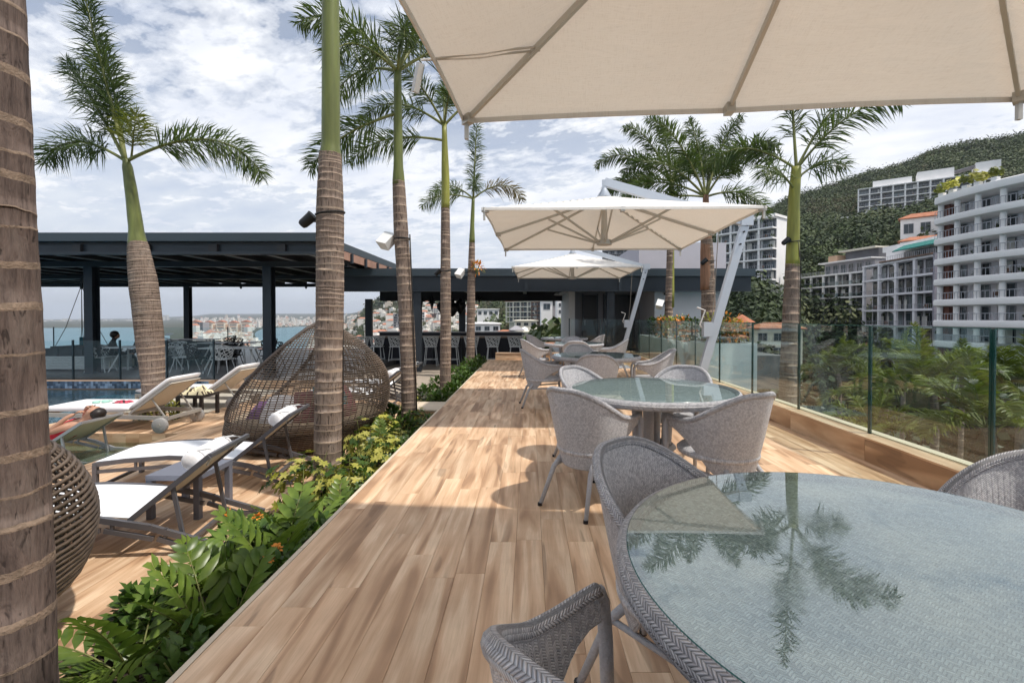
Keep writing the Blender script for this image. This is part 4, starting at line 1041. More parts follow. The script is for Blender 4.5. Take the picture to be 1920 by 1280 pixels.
# ------------------------------------------------------------------ cantilever umbrellas
def umbrella(label):
    t_ = thing('cantilever_umbrella', label, 'umbrella', (0, 0, 0), 0, 'square cantilever umbrellas over the terrace')
    S, ze, zp = 1.5, 2.47, 2.98
    N = 32; rows = []
    def cz(x, y):
        d = max(abs(x), abs(y)) / S; q = min(abs(x), abs(y)) / max(abs(x), abs(y), 1e-6)
        sag = .045 * math.sin(math.pi * min(1, d)) * (4 * q * (1 - q) if q < 1 else 0)
        edge = -.018 * d ** 6 * (1 - abs(2 * q - 1) if False else 0)
        return zp - (zp - ze) * d ** .93 - sag + .0
    for i in range(N + 1):
        row = []
        for j in range(N + 1):
            x = -S + 2 * S * i / N; y = -S + 2 * S * j / N
            d = max(abs(x), abs(y)) / S; q = min(abs(x), abs(y)) / max(abs(x), abs(y), 1e-6)
            pull = 1 - .012 * d * math.sin(math.pi * q)
            row.append((x * pull, y * pull, cz(x, y)))
        rows.append(row)
    g = MB(); g.grid(rows); g.f = [f[::-1] for f in g.f]
    cn = g.build('canopy', 'canopy_cloth', t_, smooth=True)
    # hem band
    g = MB(); ring = []
    for (ax, ay, bx, by) in ((-1, -1, 1, -1), (1, -1, 1, 1), (1, 1, -1, 1), (-1, 1, -1, -1)):
        for i in range(16):
            f = i / 16; x = S * (ax + (bx - ax) * f); y = S * (ay + (by - ay) * f)
            q = min(abs(x), abs(y)) / S; pull = 1 - .012 * math.sin(math.pi * q)
            ring.append((x * pull, y * pull, cz(x, y)))
    n = len(ring); V = ring + [(x * 1.002, y * 1.002, z - .028) for x, y, z in ring] + [(x * .996, y * .996, z - .028) for x, y, z in ring] + [(x * .996, y * .996, z - .002) for x, y, z in ring]
    Fc = []
    for i in range(n):
        k = (i + 1) % n
        Fc += [(i, n + i, n + k, k), (n + i, 2 * n + i, 2 * n + k, n + k), (2 * n + i, 3 * n + i, 3 * n + k, 2 * n + k)]
    MB().add(V, Fc).build('hem', 'canopy_cloth', cn)
    zh = 2.33
    MB().lathe([(.05, zh - .035), (.105, zh - .03), (.115, zh + .03), (.05, zh + .05), (.03, zp - .02)], 16).build('hub', 'canopy_frame', t_, auto=40)
    MB().lathe([(.035, zp - .06), (.09, zp - .04), (.10, zp - .02), (.03, zp + .10), (.02, zp + .2)], 14).build('crown_cap', 'pole_paint', t_, smooth=True)
    for k in range(8):
        a = k * math.pi / 4; L = S * (math.sqrt(2) if k % 2 else 1) * .985; d = Vector((math.cos(a), math.sin(a), 0))
        pts = []
        for i in range(9):
            f = .06 + .94 * i / 8; p = d * L * f; pts.append(Vector((p.x, p.y, cz(p.x, p.y) - .022 - .006)))
        g = MB()
        for i in range(8): g.bar(pts[i], pts[i + 1], .018, .030)
        rb = g.build('rib', 'canopy_frame', t_)
        MB().bar(d * .1 + Vector((0, 0, zh)), d * L * .52 + Vector((0, 0, cz(d.x * L * .52, d.y * L * .52) - .05)), .018, .026).build('strut', 'canopy_frame', rb)
        e = pts[-1]; MB().bar(e - d * .05, e + d * .02, .045, .05).build('end_cap', 'canopy_frame', rb)
        if k % 2 == 1:
            MB().bar(e + Vector((0, 0, -.01)), e + Vector((0, 0, -.11)), .022, .022, (0, 1, 0)).build('toggle', 'canopy_frame', rb)
    # mast: leaning pole with elbow and long arm carrying the crown
    zE = 2.62; base = Vector((1.20, 0, 0.02)); elb = Vector((1.93, 0, zE)); tip = Vector((.0, 0, 3.16))
    pl = MB(); pl.bar(base, elb, .105, .075, (0, 1, 0)); pl.build('mast', 'pole_paint', t_)
    MB().bar(elb + Vector((.03, 0, -.03)), tip, .075, .11).build('arm', 'pole_paint', t_)
    MB().box(elb, (.16, .115, .14)).build('elbow', 'pole_paint', t_)
    MB().bar(tip + Vector((0, 0, .03)), Vector((0, 0, zp + .05)), .06, .06, (0, 1, 0)).build('hanger', 'pole_paint', t_)
    for f in (.12, .25): MB().lathe([(.012, 0), (.012, .125)], 8).xf(Matrix.Translation(elb.lerp(base, f * .5) + Vector((0, .062, 0))) @ Matrix.Rotation(R(90), 4, 'X')).build('bolt', 'black_plastic', t_)
    cb = MB().box(base.lerp(elb, .43) + Vector((-.10, 0, 0)), (.12, .10, .20)).build('crank_box', 'pole_paint', t_)
    q = base.lerp(elb, .43)
    MB().tube([q + Vector((-.17, 0, .02)), q + Vector((-.20, 0, .06)), q + Vector((-.13, 0, .26)), q + Vector((-.24, 0, .30))], .012, 8).build('crank_handle', 'white_cap', cb)
    MB().box((1.18, 0, .012), (.62, .62, .024)).build('base_plate', 'pole_paint', t_)
    MB().tube([(1.55, -.03, 2.52), (1.50, -.03, 1.6), (1.42, -.03, .9)], .006, 6).build('pull_cord', 'rope_grey', t_)
    return t_
u2 = umbrella('white cantilever umbrella in the middle of the terrace with its underside ribs in view')
u2.location = (1.03, 6.42, 0)
u1 = copy_tree(u2, (.97, 1.12, 0), R(-5.2), 'huge cream umbrella canopy overhead in the foreground')
u2.rotation_euler = (0, 0, R(-1.5))
u3 = copy_tree(u2, (1.12, 12.15, 0), R(-1.2), 'white cantilever umbrella farthest along the terrace, near the bar roof')
# strap tying on the near canopy
cs = thing('canopy_strap', 'thin twin strap slung under the near canopy corner', 'strap', (0, 0, 0))
for d in (0, .03): MB().tube([(-.46 - d, 2.10, 2.455), (-.22, 2.17 + d, 2.53), (.05, 2.25 + d, 2.60)], .006, 6).build('strap', 'canopy_frame', cs)
MB().bar((-.49, 2.10, 2.44), (-.52, 2.12, 2.32), .03, .02).build('toggle', 'white_cap', cs)

# ------------------------------------------------------------------ wicker tables and chairs
def uvmap(me, fn):
    uvl = me.uv_layers.new(name='UVMap'); n = len(me.loops)
    vi = np.empty(n, dtype=np.int32); me.loops.foreach_get('vertex_index', vi)
    uvl.data.foreach_set('uv', fn(vi).astype(np.float32).ravel())
def wicker_table():
    t_ = thing('wicker_table', 'x', 'table', (0, 0, 0), 0, 'round grey wicker tables with glass tops')
    Rt, zt = .66, .728
    n = 192; g = MB(); rows = []; uv = []
    for i in range(6):
        r = .001 + (Rt - .026) * i / 5; rows.append([(r * math.cos(2 * math.pi * j / 48), r * math.sin(2 * math.pi * j / 48), zt - .012) for j in range(48)])
    g.grid(rows, closed_u=True); o = g.build('woven_top', 'wicker_top', t_)
    co = np.array(g.v); uvmap(o.data, lambda vi: co[vi][:, :2])
    # braided rim
    g = MB(); rows = []; m_ = 14; cu = []
    for i in range(m_ + 1):
        b_ = 2 * math.pi * i / m_; rr = .028
        x = Rt - .022 + .03 * math.cos(b_); z = zt - .026 + .033 * math.sin(b_)
        rows.append([(x * math.cos(2 * math.pi * j / n), x * math.sin(2 * math.pi * j / n), z) for j in range(n + 1)])
        cu += [(i / m_ * .20, 2 * math.pi * Rt * j / n) for j in range(n + 1)]
    g.grid(rows); o = g.build('braided_rim', 'wicker_rim', t_, smooth=True); cu = np.array(cu); uvmap(o.data, lambda vi: cu[vi])
    gl = MB().lathe([(Rt - .035, zt - .004), (Rt - .020, zt - .003), (Rt - .0185, zt + .001), (Rt - .0185, zt + .005), (Rt - .021, zt + .008), (.001, zt + .008)], 128, cap=False)
    gl = MB().lathe([(.001, zt + .008), (Rt - .021, zt + .008)], 128, cap=False).build('glass_top', 'table_glass', t_)
    MB().lathe([(Rt - .0215, zt + .0078), (Rt - .019, zt + .006), (Rt - .019, zt - .001), (Rt - .024, zt - .004)], 128, cap=False).build('glass_rim', 'glass_rim', gl, smooth=True)
    for k in range(4):
        a = math.pi / 4 + k * math.pi / 2; d = Vector((math.cos(a), math.sin(a), 0))
        MB().tube([d * .13 + Vector((0, 0, zt - .03)), d * .12 + Vector((0, 0, .5)), d * .11 + Vector((0, 0, .28)), d * .16 + Vector((0, 0, .12)), d * .36 + Vector((0, 0, .03)), d * .40 + Vector((0, 0, .0))], [.045, .042, .04, .042, .04, .035], 12).build('leg', 'wicker_leg', t_, smooth=True)
    MB().lathe([(.16, .24), (.19, .27), (.16, .30)], 20, cap=False).build('collar', 'wicker_leg', t_, smooth=True)
    MB().lathe([(.22, zt - .05), (.22, zt - .02)], 20).build('top_plate', 'wicker_leg', t_)
    return t_
TABLES = [(.875, 1.05, 'near glass topped wicker table filling the lower right corner'), (.985, 3.72, 'sunlit round wicker table in front of the middle umbrella mast'),
          (1.0, 7.0, 'dark topped wicker table shaded under the middle umbrella'), (.98, 10.3, 'wicker table with pale glass, fourth along the terrace'), (.98, 13.1, 'wicker table farthest from the camera by the glass end railing')]
t0 = wicker_table()
for i, (x, y, lb) in enumerate(TABLES):
    if i == 0: t0.location = (x, y, 0); t0['label'] = lb
    else: copy_tree(t0, (x, y, 0), i * .3, lb)

def wicker_chair():
    "tub chair: high rounded back sweeping down into arms that run into the front legs; faces +Y"
    t_ = thing('wicker_chair', 'x', 'chair', (0, 0, 0), 0, 'grey wicker tub chairs')
    NU, NV = 56, 16
    def prof(u):
        a = u * R(122)                         # 0 at the back, +-122 deg at the arm fronts
        c = abs(u)
        zt = .82 - .212 * sm(min(1, max(0, (c - .10) / .80))) 
        zb = .285 + .26 * sm(min(1, max(0, (c - .42) / .56)))
        return a, zt, zb
    def pt(u, v, off=0.0):
        a, zt, zb = prof(u); z = zb + (zt - zb) * v
        f = (z - .285) / .56
        rx = .205 + .112 * f ** .8 + off; ry = .215 + .125 * f ** .9 + off
        x = rx * math.sin(a); y = -ry * math.cos(a)
        if abs(u) > .72: y += (abs(u) - .72) * .36
        return Vector((x, y + .02, z))
    def shell(off):
        return [[pt(-1 + 2 * i / NU, j / NV, off) for i in range(NU + 1)] for j in range(NV + 1)]
    g = MB(); P = shell(0.0); Q = shell(-.022)
    g.grid(P); k0 = len(g.v); g.grid(Q); g.f[NU * NV:] = [f[::-1] for f in g.f[NU * NV:]]
    o = g.build('back_shell', 'wicker', t_, smooth=True)
    cu = []
    for S_ in (P, Q):
        for j, row in enumerate(S_):
            for i, p in enumerate(row): cu.append(((i / NU) * 1.35, p.z))
    cu = np.array(cu); uvmap(o.data, lambda vi: cu[vi])
    # rolled rim: top edge continuing down as front legs; lower edge
    rim = [pt(-1 + 2 * i / 60, 1.0, -.011) for i in range(61)]
    g = MB(); n = 10; g.tube(rim, .0195, n); o = g.build('rolled_rim', 'wicker_rim', t_, smooth=True)
    ln = len(rim); cu = np.array([(((i % n) / n) * .11, (i // n) * .027) for i in range(len(g.v))]); uvmap(o.data, lambda vi: cu[vi])
    low = [pt(-1 + 2 * i / 40, 0.0, -.011) for i in range(41)]
    MB().tube(low, .009, 8).build('lower_rim', 'wicker_leg', t_, smooth=True)
    for s in (-1, 1):
        e = pt(s, 1.0, -.011); e2 = pt(s, 0.0, -.011)
        MB().tube([pt(s * .97, .8, -.011), e + Vector((0, .015, -.012)), Vector((e.x, e.y + .035, e.z - .05)), Vector((e.x * .97, e.y + .04, e.z - .14)), Vector((e.x * .93, e.y + .035, .3)), Vector((e.x * .93, e.y + .05, .0))], [.016, .019, .02, .0195, .018, .014], 10).build('leg', 'wicker_leg', t_, smooth=True)
        MB().tube([(s * .13, -.12, .36), (s * .16, -.20, .26), (s * .20, -.30, .0)], [.017, .017, .0135], 10).build('leg', 'wicker_leg', t_, smooth=True)
        for lx, ly in ((e.x * .93, e.y + .05), (s * .20, -.30)): MB().lathe([(.016, 0), (.016, .02)], 8, (lx, ly, 0)).build('foot', 'black_plastic', t_)
        MB().tube([(s * .155, -.19, .27), (e.x * .93, e.y + .035, .29)], .011, 8).build('stretcher', 'wicker_leg', t_, smooth=True)
    # seat pad
    g = MB(); prof_ = [(.02, .425), (.16, .425), (.225, .418), (.245, .398), (.24, .375), (.02, .37)]
    g.lathe(prof_, 32, cap=False)
    g.v = [(x * 1.02, y * 1.06 + .03 + (.035 if y > 0 else 0) * min(1, abs(y) / .2), z) for x, y, z in g.v]
    o = g.build('seat', 'wicker', t_, smooth=True); co = np.array(g.v); uvmap(o.data, lambda vi: co[vi][:, :2])
    return t_
CH = [  # table, bearing on the table (deg), distance, label
 (0, 126, .60, 'wicker chair at the far left of the near glass table'), (0, -1, 0, 'wicker chair cut by the lower edge beside the near table'), (0, 27, .80, 'wicker chair at the right picture edge behind the near table'),
 (1, 219, .72, 'wicker chair with its back to us at the left of the sunlit table'), (1, 298, .68, 'wicker chair with its back to us at the right of the sunlit table'), (1, 128, .66, 'wicker chair at the far left of the sunlit table'), (1, 54, .66, 'wicker chair at the far right of the sunlit table'),
 (2, 190, .84, 'wicker chair side-on at the left of the dark table'), (2, 263, .86, 'wicker chair back-on in front of the dark table'), (2, 355, .86, 'wicker chair side-on at the right of the dark table'), (2, 100, .80, 'wicker chair behind the dark table'),
 (3, 195, .90, 'wicker chair left of the fourth table, pale rim in the sun'), (3, 268, .85, 'wicker chair in front of the fourth table'), (3, 350, .88, 'wicker chair right of the fourth table'), (3, 88, .80, 'wicker chair beyond the fourth table'),
 (4, 200, .82, 'wicker chair left of the farthest table'), (4, 335, .85, 'wicker chair right of the farthest table'),
]
c0 = wicker_chair()
for i, (ti, a, d, lb) in enumerate(CH):
    x, y = TABLES[ti][:2]; a = R(a); p = (x + d * math.cos(a), y + d * math.sin(a), 0); rz = a + math.pi / 2 + rng.uniform(-.12, .12)
    if ti == 0 and d == 0: p = (.22, .82, 0); rz = R(-32)
    if i == 0: c0.location = p; c0.rotation_euler = (0, 0, rz); c0['label'] = lb
    else: copy_tree(c0, p, rz, lb)
# ------------------------------------------------------------------ palms
def trunk_mesh(pts, rad, rings, mats=('bark', 'ring_scar'), seed=0, n=28, gap=.14, wob=.02):
    "a bent tapering trunk with raised leaf-scar rings, uneven in height and tilt"
    rg = random.Random(seed); pts = [Vector(p) for p in pts]
    cum = [0]
    for i in range(1, len(pts)): cum.append(cum[-1] + (pts[i] - pts[i - 1]).length)
    L = cum[-1]
    def at(s):
        i = 0
        while i < len(cum) - 2 and cum[i + 1] < s: i += 1
        f = (s - cum[i]) / (cum[i + 1] - cum[i]); 
        a = pts[max(i - 1, 0)]; b_ = pts[i]; c = pts[i + 1]; d = pts[min(i + 2, len(pts) - 1)]
        f2, f3 = f * f, f * f * f
        p = .5 * ((2 * b_) + (c - a) * f + (2 * a - 5 * b_ + 4 * c - d) * f2 + (3 * b_ - a - 3 * c + d) * f3)
        r = rad[i] * (1 - f) + rad[i + 1] * f
        return p, r
    lv = []; s = 0.0
    while s < L:
        g_ = gap * rg.choice((.5, .75, .9, 1.0, 1.15, 1.4)) * rg.uniform(.9, 1.1) * (1.0 if rings is None else rings(s / L)); th = min(.036, g_ * .27) * rg.uniform(.35, 1.25)
        e = min(L, s + g_)
        tilt = (rg.uniform(-.06, .06), rg.uniform(-.06, .06))
        lv.append((s + .001, 1.0, 0, tilt)); lv.append((s + (e - s - th) * .5, .992, 0, tilt)); lv.append((max(s + .002, e - th), 1.0, 0, tilt)); lv.append((e - th * .8, 1.007, 1, tilt)); lv.append((e - th * .1, 1.006, 1, tilt))
        s = e
    g = MB(); rows = []; mi = []
    for (s, k, mm, tl) in lv:
        p, r = at(min(s, L - .001)); q, _ = at(min(s + .05, L)); q0, _ = at(max(s - .05, 0)); d = (q - q0).normalized()
        u = Vector((1, 0, 0)); u = (u - d * u.dot(d)).normalized(); v_ = d.cross(u)
        row = []
        for j in range(n):
            a = 2 * math.pi * j / n
            w_ = 1 + wob * mnoise.noise((math.cos(a) * 1.5, math.sin(a) * 1.5, s * 4 + seed))
            lift = (math.cos(a) * tl[0] + math.sin(a) * tl[1]) * r + .007 * mnoise.noise((math.cos(a) * 3, math.sin(a) * 3, s * 9 + seed))
            row.append(p + (u * math.cos(a) + v_ * math.sin(a)) * r * k * w_ + d * lift)
        rows.append(row); mi.append(mm)
    g.grid(rows, closed_u=True)
    for i in range(len(rows) - 1):
        for j in range(n): g.m[i * n + j] = 1 if (mi[i] and mi[i + 1]) else 0
    return g
def frond_mesh(g_r, g_l, base, az, el, L, droop, seed, nl=300, ll=.42, lw=.026, plume=1.0, hang=.35, start=.22):
    "an arching rib with leaflets set all round it (foxtail) or in two ranks"
    rg = random.Random(seed); p = Vector(base); pts = [p.copy()]
    d = Vector((math.cos(R(el)) * math.cos(R(az)), math.cos(R(el)) * math.sin(R(az)), math.sin(R(el))))
    n = 26; ds = []
    for i in range(n):
        ds.append(d.copy()); p = p + d * (L / n); pts.append(p.copy())
        f = i / n; d = (d + Vector((0, 0, -droop * (.25 + 1.6 * f * f) * 2.2 / n)) + Vector((rg.gauss(0, .006), rg.gauss(0, .006), 0))).normalized()
    ds.append(d)
    g_r.tube(pts, [.030 * (1 - .86 * i / n) * (L / 2.2) ** .5 for i in range(n + 1)], 6)
    side0 = ds[0].cross(Vector((0, 0, 1)))
    for i in range(nl):
        f = start + (1 - start) * (i + rg.random()) / nl; k = min(n - 1, int(f * n)); fr = f * n - k
        q = pts[k].lerp(pts[k + 1], fr); t_ = ds[k]
        sd = t_.cross(Vector((0, 0, 1)))
        if sd.length < .15: sd = side0 if side0.length > .1 else Vector((1, 0, 0))
        sd.normalize(); up = sd.cross(t_).normalized()
        if plume > .5: ph = rg.uniform(0, 2 * math.pi)
        else: ph = (0 if i % 2 else math.pi) + rg.gauss(0, .25) + (.35 if i % 2 else -.35)
        rad_ = sd * math.cos(ph) + up * math.sin(ph)
        l = ll * (.55 + .6 * math.sin(math.pi * min(1, .12 + f * .86))) * rg.uniform(.75, 1.1) * (1 - .35 * max(0, f - .8) / .2)
        dr = (t_ * rg.uniform(.45, .8) + rad_ * rg.uniform(.75, 1.0)).normalized()
        m1 = q + dr * l * .5 + Vector((0, 0, -hang * .10 * l)); e = q + dr * l * .93 + Vector((0, 0, -hang * .75 * l * rg.uniform(.5, 1.3)))
        nv = dr.cross(t_); nv = nv.normalized() if nv.length > 1e-3 else up
        wv = (dr.cross(nv)).normalized() * lw * .5 * rg.uniform(.8, 1.2); wv = Matrix.Rotation(rg.uniform(-.9, .9), 3, dr) @ wv
        o = len(g_l.v)
        g_l.v += [tuple(q - wv * .5), tuple(q + wv * .5), tuple(m1 + wv), tuple(m1 - wv), tuple(e)]
        g_l.f += [(o, o + 1, o + 2, o + 3), (o + 3, o + 2, o + 4)]; g_l.m += [0, 0]
def palm(label, pts, rad, shaft, fronds, mats=('bark_pale', 'scar_pale'), shaft_m='crownshaft', seed=1, gap=.10, name='foxtail_palm', rings=None, nl=330, ll=.42, lw=.019, plume=1.0, group='foxtail palms of the terrace', leaf='frond', extra=None):
    base = Vector(pts[0]); t_ = thing(name, label, 'palm tree', tuple(base), 0, group)
    loc = [Vector(p) - base for p in pts]
    trunk_mesh(loc, rad, rings, mats, seed, gap=gap).build('trunk', list(mats), t_, smooth=True)
    if shaft:
        sp = [Vector(p) - base for p, r in shaft]; sr = [r for p, r in shaft]
        k = []; kr = []
        for i in range(len(sp) - 1):
            for j in range(5): k.append(sp[i].lerp(sp[i + 1], j / 5)); kr.append(sr[i] + (sr[i + 1] - sr[i]) * sm(j / 5))
        k.append(sp[-1]); kr.append(sr[-1])
        MB().tube(k, kr, 18).build('crownshaft', shaft_m, t_, smooth=True)
    for i, fd in enumerate(fronds):
        az, el, L, dr = fd[:4]; b_ = (Vector(fd[4]) - base) if len(fd) > 4 and fd[4] else (Vector(shaft[-1][0]) - base if shaft else loc[-1]); lm = fd[5] if len(fd) > 5 else leaf
        gr_, gl_ = MB(), MB(); frond_mesh(gr_, gl_, b_ - Vector((0, 0, .04)), az, el, L, dr, seed * 31 + i, int(nl * L / 2.2), ll, lw, plume)
        o = gr_.build('frond_rib', 'rachis', t_, smooth=True); gl_.build('leaflets', lm, o)
    return t_
# A: close at the left edge, only its ringed trunk shows
bx, by = -1.905, 1.66
palm('thick dark ringed palm trunk cut by the left picture edge', [(bx + .03, by, -.5), (bx + .02, by, .6), (bx - .01, by, 1.6), (bx - .05, by, 2.8), (bx - .08, by, 3.6)], [.128, .120, .112, .108, .100],
     [((bx - .08, by, 3.6), .09), ((bx - .1, by, 4.6), .07)], [(200, 40, 2.2, .8), (140, 30, 2.0, .8), (250, 45, 2.0, .8)], ('bark', 'ring_scar'), seed=3, gap=.135)
# B
bx, by = -1.93, 4.40
palm('tall ringed palm trunk with green shaft in front of the egg daybed', [(bx, by, -.5), (bx + .02, by, .6), (bx + .04, by, 1.6), (bx + .045, by, 2.3), (bx + .05, by, 2.84)], [.128, .122, .124, .122, .098],
     [((bx + .05, by, 2.80), .100), ((bx + .055, by, 2.95), .082), ((bx + .06, by, 3.6), .080), ((bx + .06, by, 4.6), .074), ((bx + .06, by, 5.0), .05)],
     [(100, 55, 2.2, .8), (20, 35, 2.2, .9, (bx + .06, by, 4.95)), (170, 50, 2.2, .8), (250, 60, 2.1, .7)], seed=4, gap=.075, rings=lambda f: 1.25 if f < .55 else .75)
# C
bx, by = -1.80, 6.87
palm('second palm from the camera in the bed, white loudspeaker on its trunk', [(bx + .02, by, -.5), (bx, by, .7), (bx - .05, by, 1.8), (bx - .10, by, 2.6), (bx - .13, by, 3.3)], [.118, .112, .106, .105, .088],
     [((bx - .13, by, 3.25), .09), ((bx - .135, by, 3.6), .068), ((bx - .14, by, 4.95), .055)],
     [(188, 52, 1.7, 1.25), (-112, 8, 1.5, 1.1), (15, 40, 1.9, 1.0), (60, 60, 2.0, .8), (150, 25, 1.7, 1.1), (-25, 62, 2.0, .7), (-70, 20, 1.5, 1.2), (200, -25, 1.55, .6, (bx - .13, by, 4.35))], seed=5, gap=.10)
# D
bx, by = -1.72, 9.4
palm('third palm in the bed with a yellow green shaft', [(bx, by, -.5), (bx + .02, by, 1.0), (bx + .02, by, 2.2), (bx + .02, by, 3.55)], [.112, .108, .102, .085],
     [((bx + .02, by, 3.5), .088), ((bx + .025, by, 4.0), .082), ((bx + .0, by, 5.2), .05)],
     [(195, 5, 2.0, .9, (bx, by, 4.9)), (170, 38, 2.1, 1.2), (100, 60, 2.1, .8), (10, 50, 2.0, .9), (-70, 45, 1.8, 1.1), (230, 50, 1.9, 1.0)], shaft_m='crownshaft_yellow', seed=6, gap=.11)
# E
bx, by = -1.72, 13.4
palm('slim farthest palm of the bed beside the bar roof', [(bx, by, -.5), (bx + .02, by, 1.0), (bx + .04, by, 2.4), (bx + .06, by, 3.5)], [.125, .12, .11, .08],
     [((bx + .06, by, 3.45), .085), ((bx + .07, by, 4.0), .06), ((bx + .1, by, 4.75), .045)],
     [(150, 40, 1.9, 1.2), (8, 42, 1.75, 1.7, None, 'frond_dry'), (80, 84, 2.6, .1), (-80, 30, 1.5, 1.2), (185, 15, 1.6, .9)], seed=7, gap=.10, nl=260)
# P: leaning palm by the pool
y = 8.0
palm('leaning palm with swollen ringed trunk beside the pool loungers', [PX(287, 800, Y=y), PX(286, 720, Y=y), PX(281, 640, Y=y), PX(271, 540, Y=y), PX(264, 490, Y=y), PX(260, 455, Y=y)], [.155, .165, .20, .205, .178, .135],
     [(PX(260, 462, Y=y), .14), (PX(257, 425, Y=y), .105), (PX(249, 360, Y=y), .088), (PX(243, 318, Y=y), .075), (PX(240, 300, Y=y), .05)],
     [(170, 32, 1.95, 1.15), (0, 28, 2.65, 1.35), (178, 76, 3.4, .03), (165, 58, 2.5, .22), (-42, 48, .85, .3, PX(250, 292, Y=y), 'coco_leaf'), (150, 72, 2.4, .1, None, 'frond')], seed=8, gap=.085, nl=430, ll=.50, lw=.018,
     rings=lambda f: 1.2 if f < .45 else .6)
# F: right, outside the glass
x, y = 4.88, 8.7
palm('palm with bright yellow green shaft standing outside the glass on the right', [(x - .06, y, terr(x, y) - .3), (x - .05, y, -5), (x - .04, y, -1), (x, y, .8), (x + .04, y, 2.3)], [.20, .17, .16, .148, .120],
     [((x + .04, y, 2.25), .122), ((x + .05, y, 2.9), .112), ((x + .06, y, 3.55), .10), ((x + .10, y, 4.1), .085)],
     [(168, 40, 1.75, 1.35), (8, 62, 2.3, .85), (95, 84, 2.9, .12), (-45, 50, 1.9, 1.1), (215, 30, 1.3, .9, (x + .08, y, 3.7)), (20, 38, 1.5, .8, (x + .08, y, 3.9)), (120, 45, 1.8, 1.0)], shaft_m='crownshaft_yellow', seed=9, gap=.13, nl=230, ll=.46, lw=.022)
# G, H
x, y = 3.92, 10.1
palm('red brown stemmed palm behind the middle umbrella mast', [(x, y, -1.2), (x - .02, y, .6), (x - .04, y, 2.1), (x - .08, y, 3.0)], [.18, .165, .14, .12],
     [((x - .06, y, 1.9), .142), ((x - .07, y, 2.6), .135), ((x - .09, y, 3.3), .10), ((x - .1, y, 3.95), .06)],
     [(175, 30, 2.0, 1.2), (10, 20, 1.7, 1.3), (150, 52, 2.3, 1.2), (60, 55, 2.2, 1.1), (95, 75, 2.2, .6), (200, 62, 2.2, .9), (-60, 50, 1.9, 1.2), (30, 68, 2.4, .7), (185, 5, 1.7, .7)], shaft_m='sheath_brown', seed=10, gap=.11, nl=360, lw=.021)
x, y = 4.15, 13.9
palm('thin pole-like palm in the long white planter', [(x - .03, y, -1.2), (x, y, .8), (x + .04, y, 2.2), (x + .07, y, 4.0)], [.15, .13, .115, .10],
     [((x + .07, y, 1.6), .108), ((x + .07, y, 3.9), .10), ((x + .08, y, 5.4), .07)],
     [(170, 45, 2.6, 1.2), (150, 20, 2.5, 1.0), (60, 50, 2.4, 1.0), (0, 35, 2.3, 1.1), (210, 55, 2.4, 1.0), (100, 75, 2.4, .5), (-70, 40, 2.0, 1.2), (190, 8, 2.3, .8)], shaft_m='crownshaft_yellow', seed=12, gap=.13, nl=330, lw=.024)
# coconut palms down in the valley behind the glass
rg = random.Random(40)
for i, (px, py, Y, s) in enumerate(((1745, 735, 17, 1.0), (1655, 752, 21, 1.0), (1570, 700, 30, 1.0), (1850, 800, 12.5, .85), (1690, 680, 33, 1.0), (1800, 700, 30, .9), (1905, 740, 17, .9), (1640, 815, 16, .7))):
    c = PX(px, py, Y=Y); z0 = terr(c.x, c.y) - .3
    fr = [(k * 360 / 12 + rg.uniform(-12, 12), rg.uniform(15, 72), 2.6 * s * rg.uniform(.85, 1.1), rg.uniform(.75, 1.2)) for k in range(12)]
    fr += [(rg.uniform(0, 360), 80, 2.6 * s, .25)]
    where = ('in front of the arched block', 'left of the tall glass joint', 'under the glazed block', 'lowest behind the right glass pane', 'before the lilac block, farther down', 'below the rounded balconies', 'at the right edge behind glass', 'rising above the kerb mid-way')[i]
    palm('green coconut palm crown ' + where, [(c.x, c.y, min(z0, c.z - 3)), (c.x + .2, c.y, c.z - 1.5), (c.x, c.y, c.z)], [.16, .13, .11], None, fr, ('bark_pale', 'scar_pale'), seed=50 + i, gap=.2, name='coconut_palm', nl=120, ll=.75 * s, lw=.055, plume=0, group='coconut palms in the valley', leaf='coco_leaf')

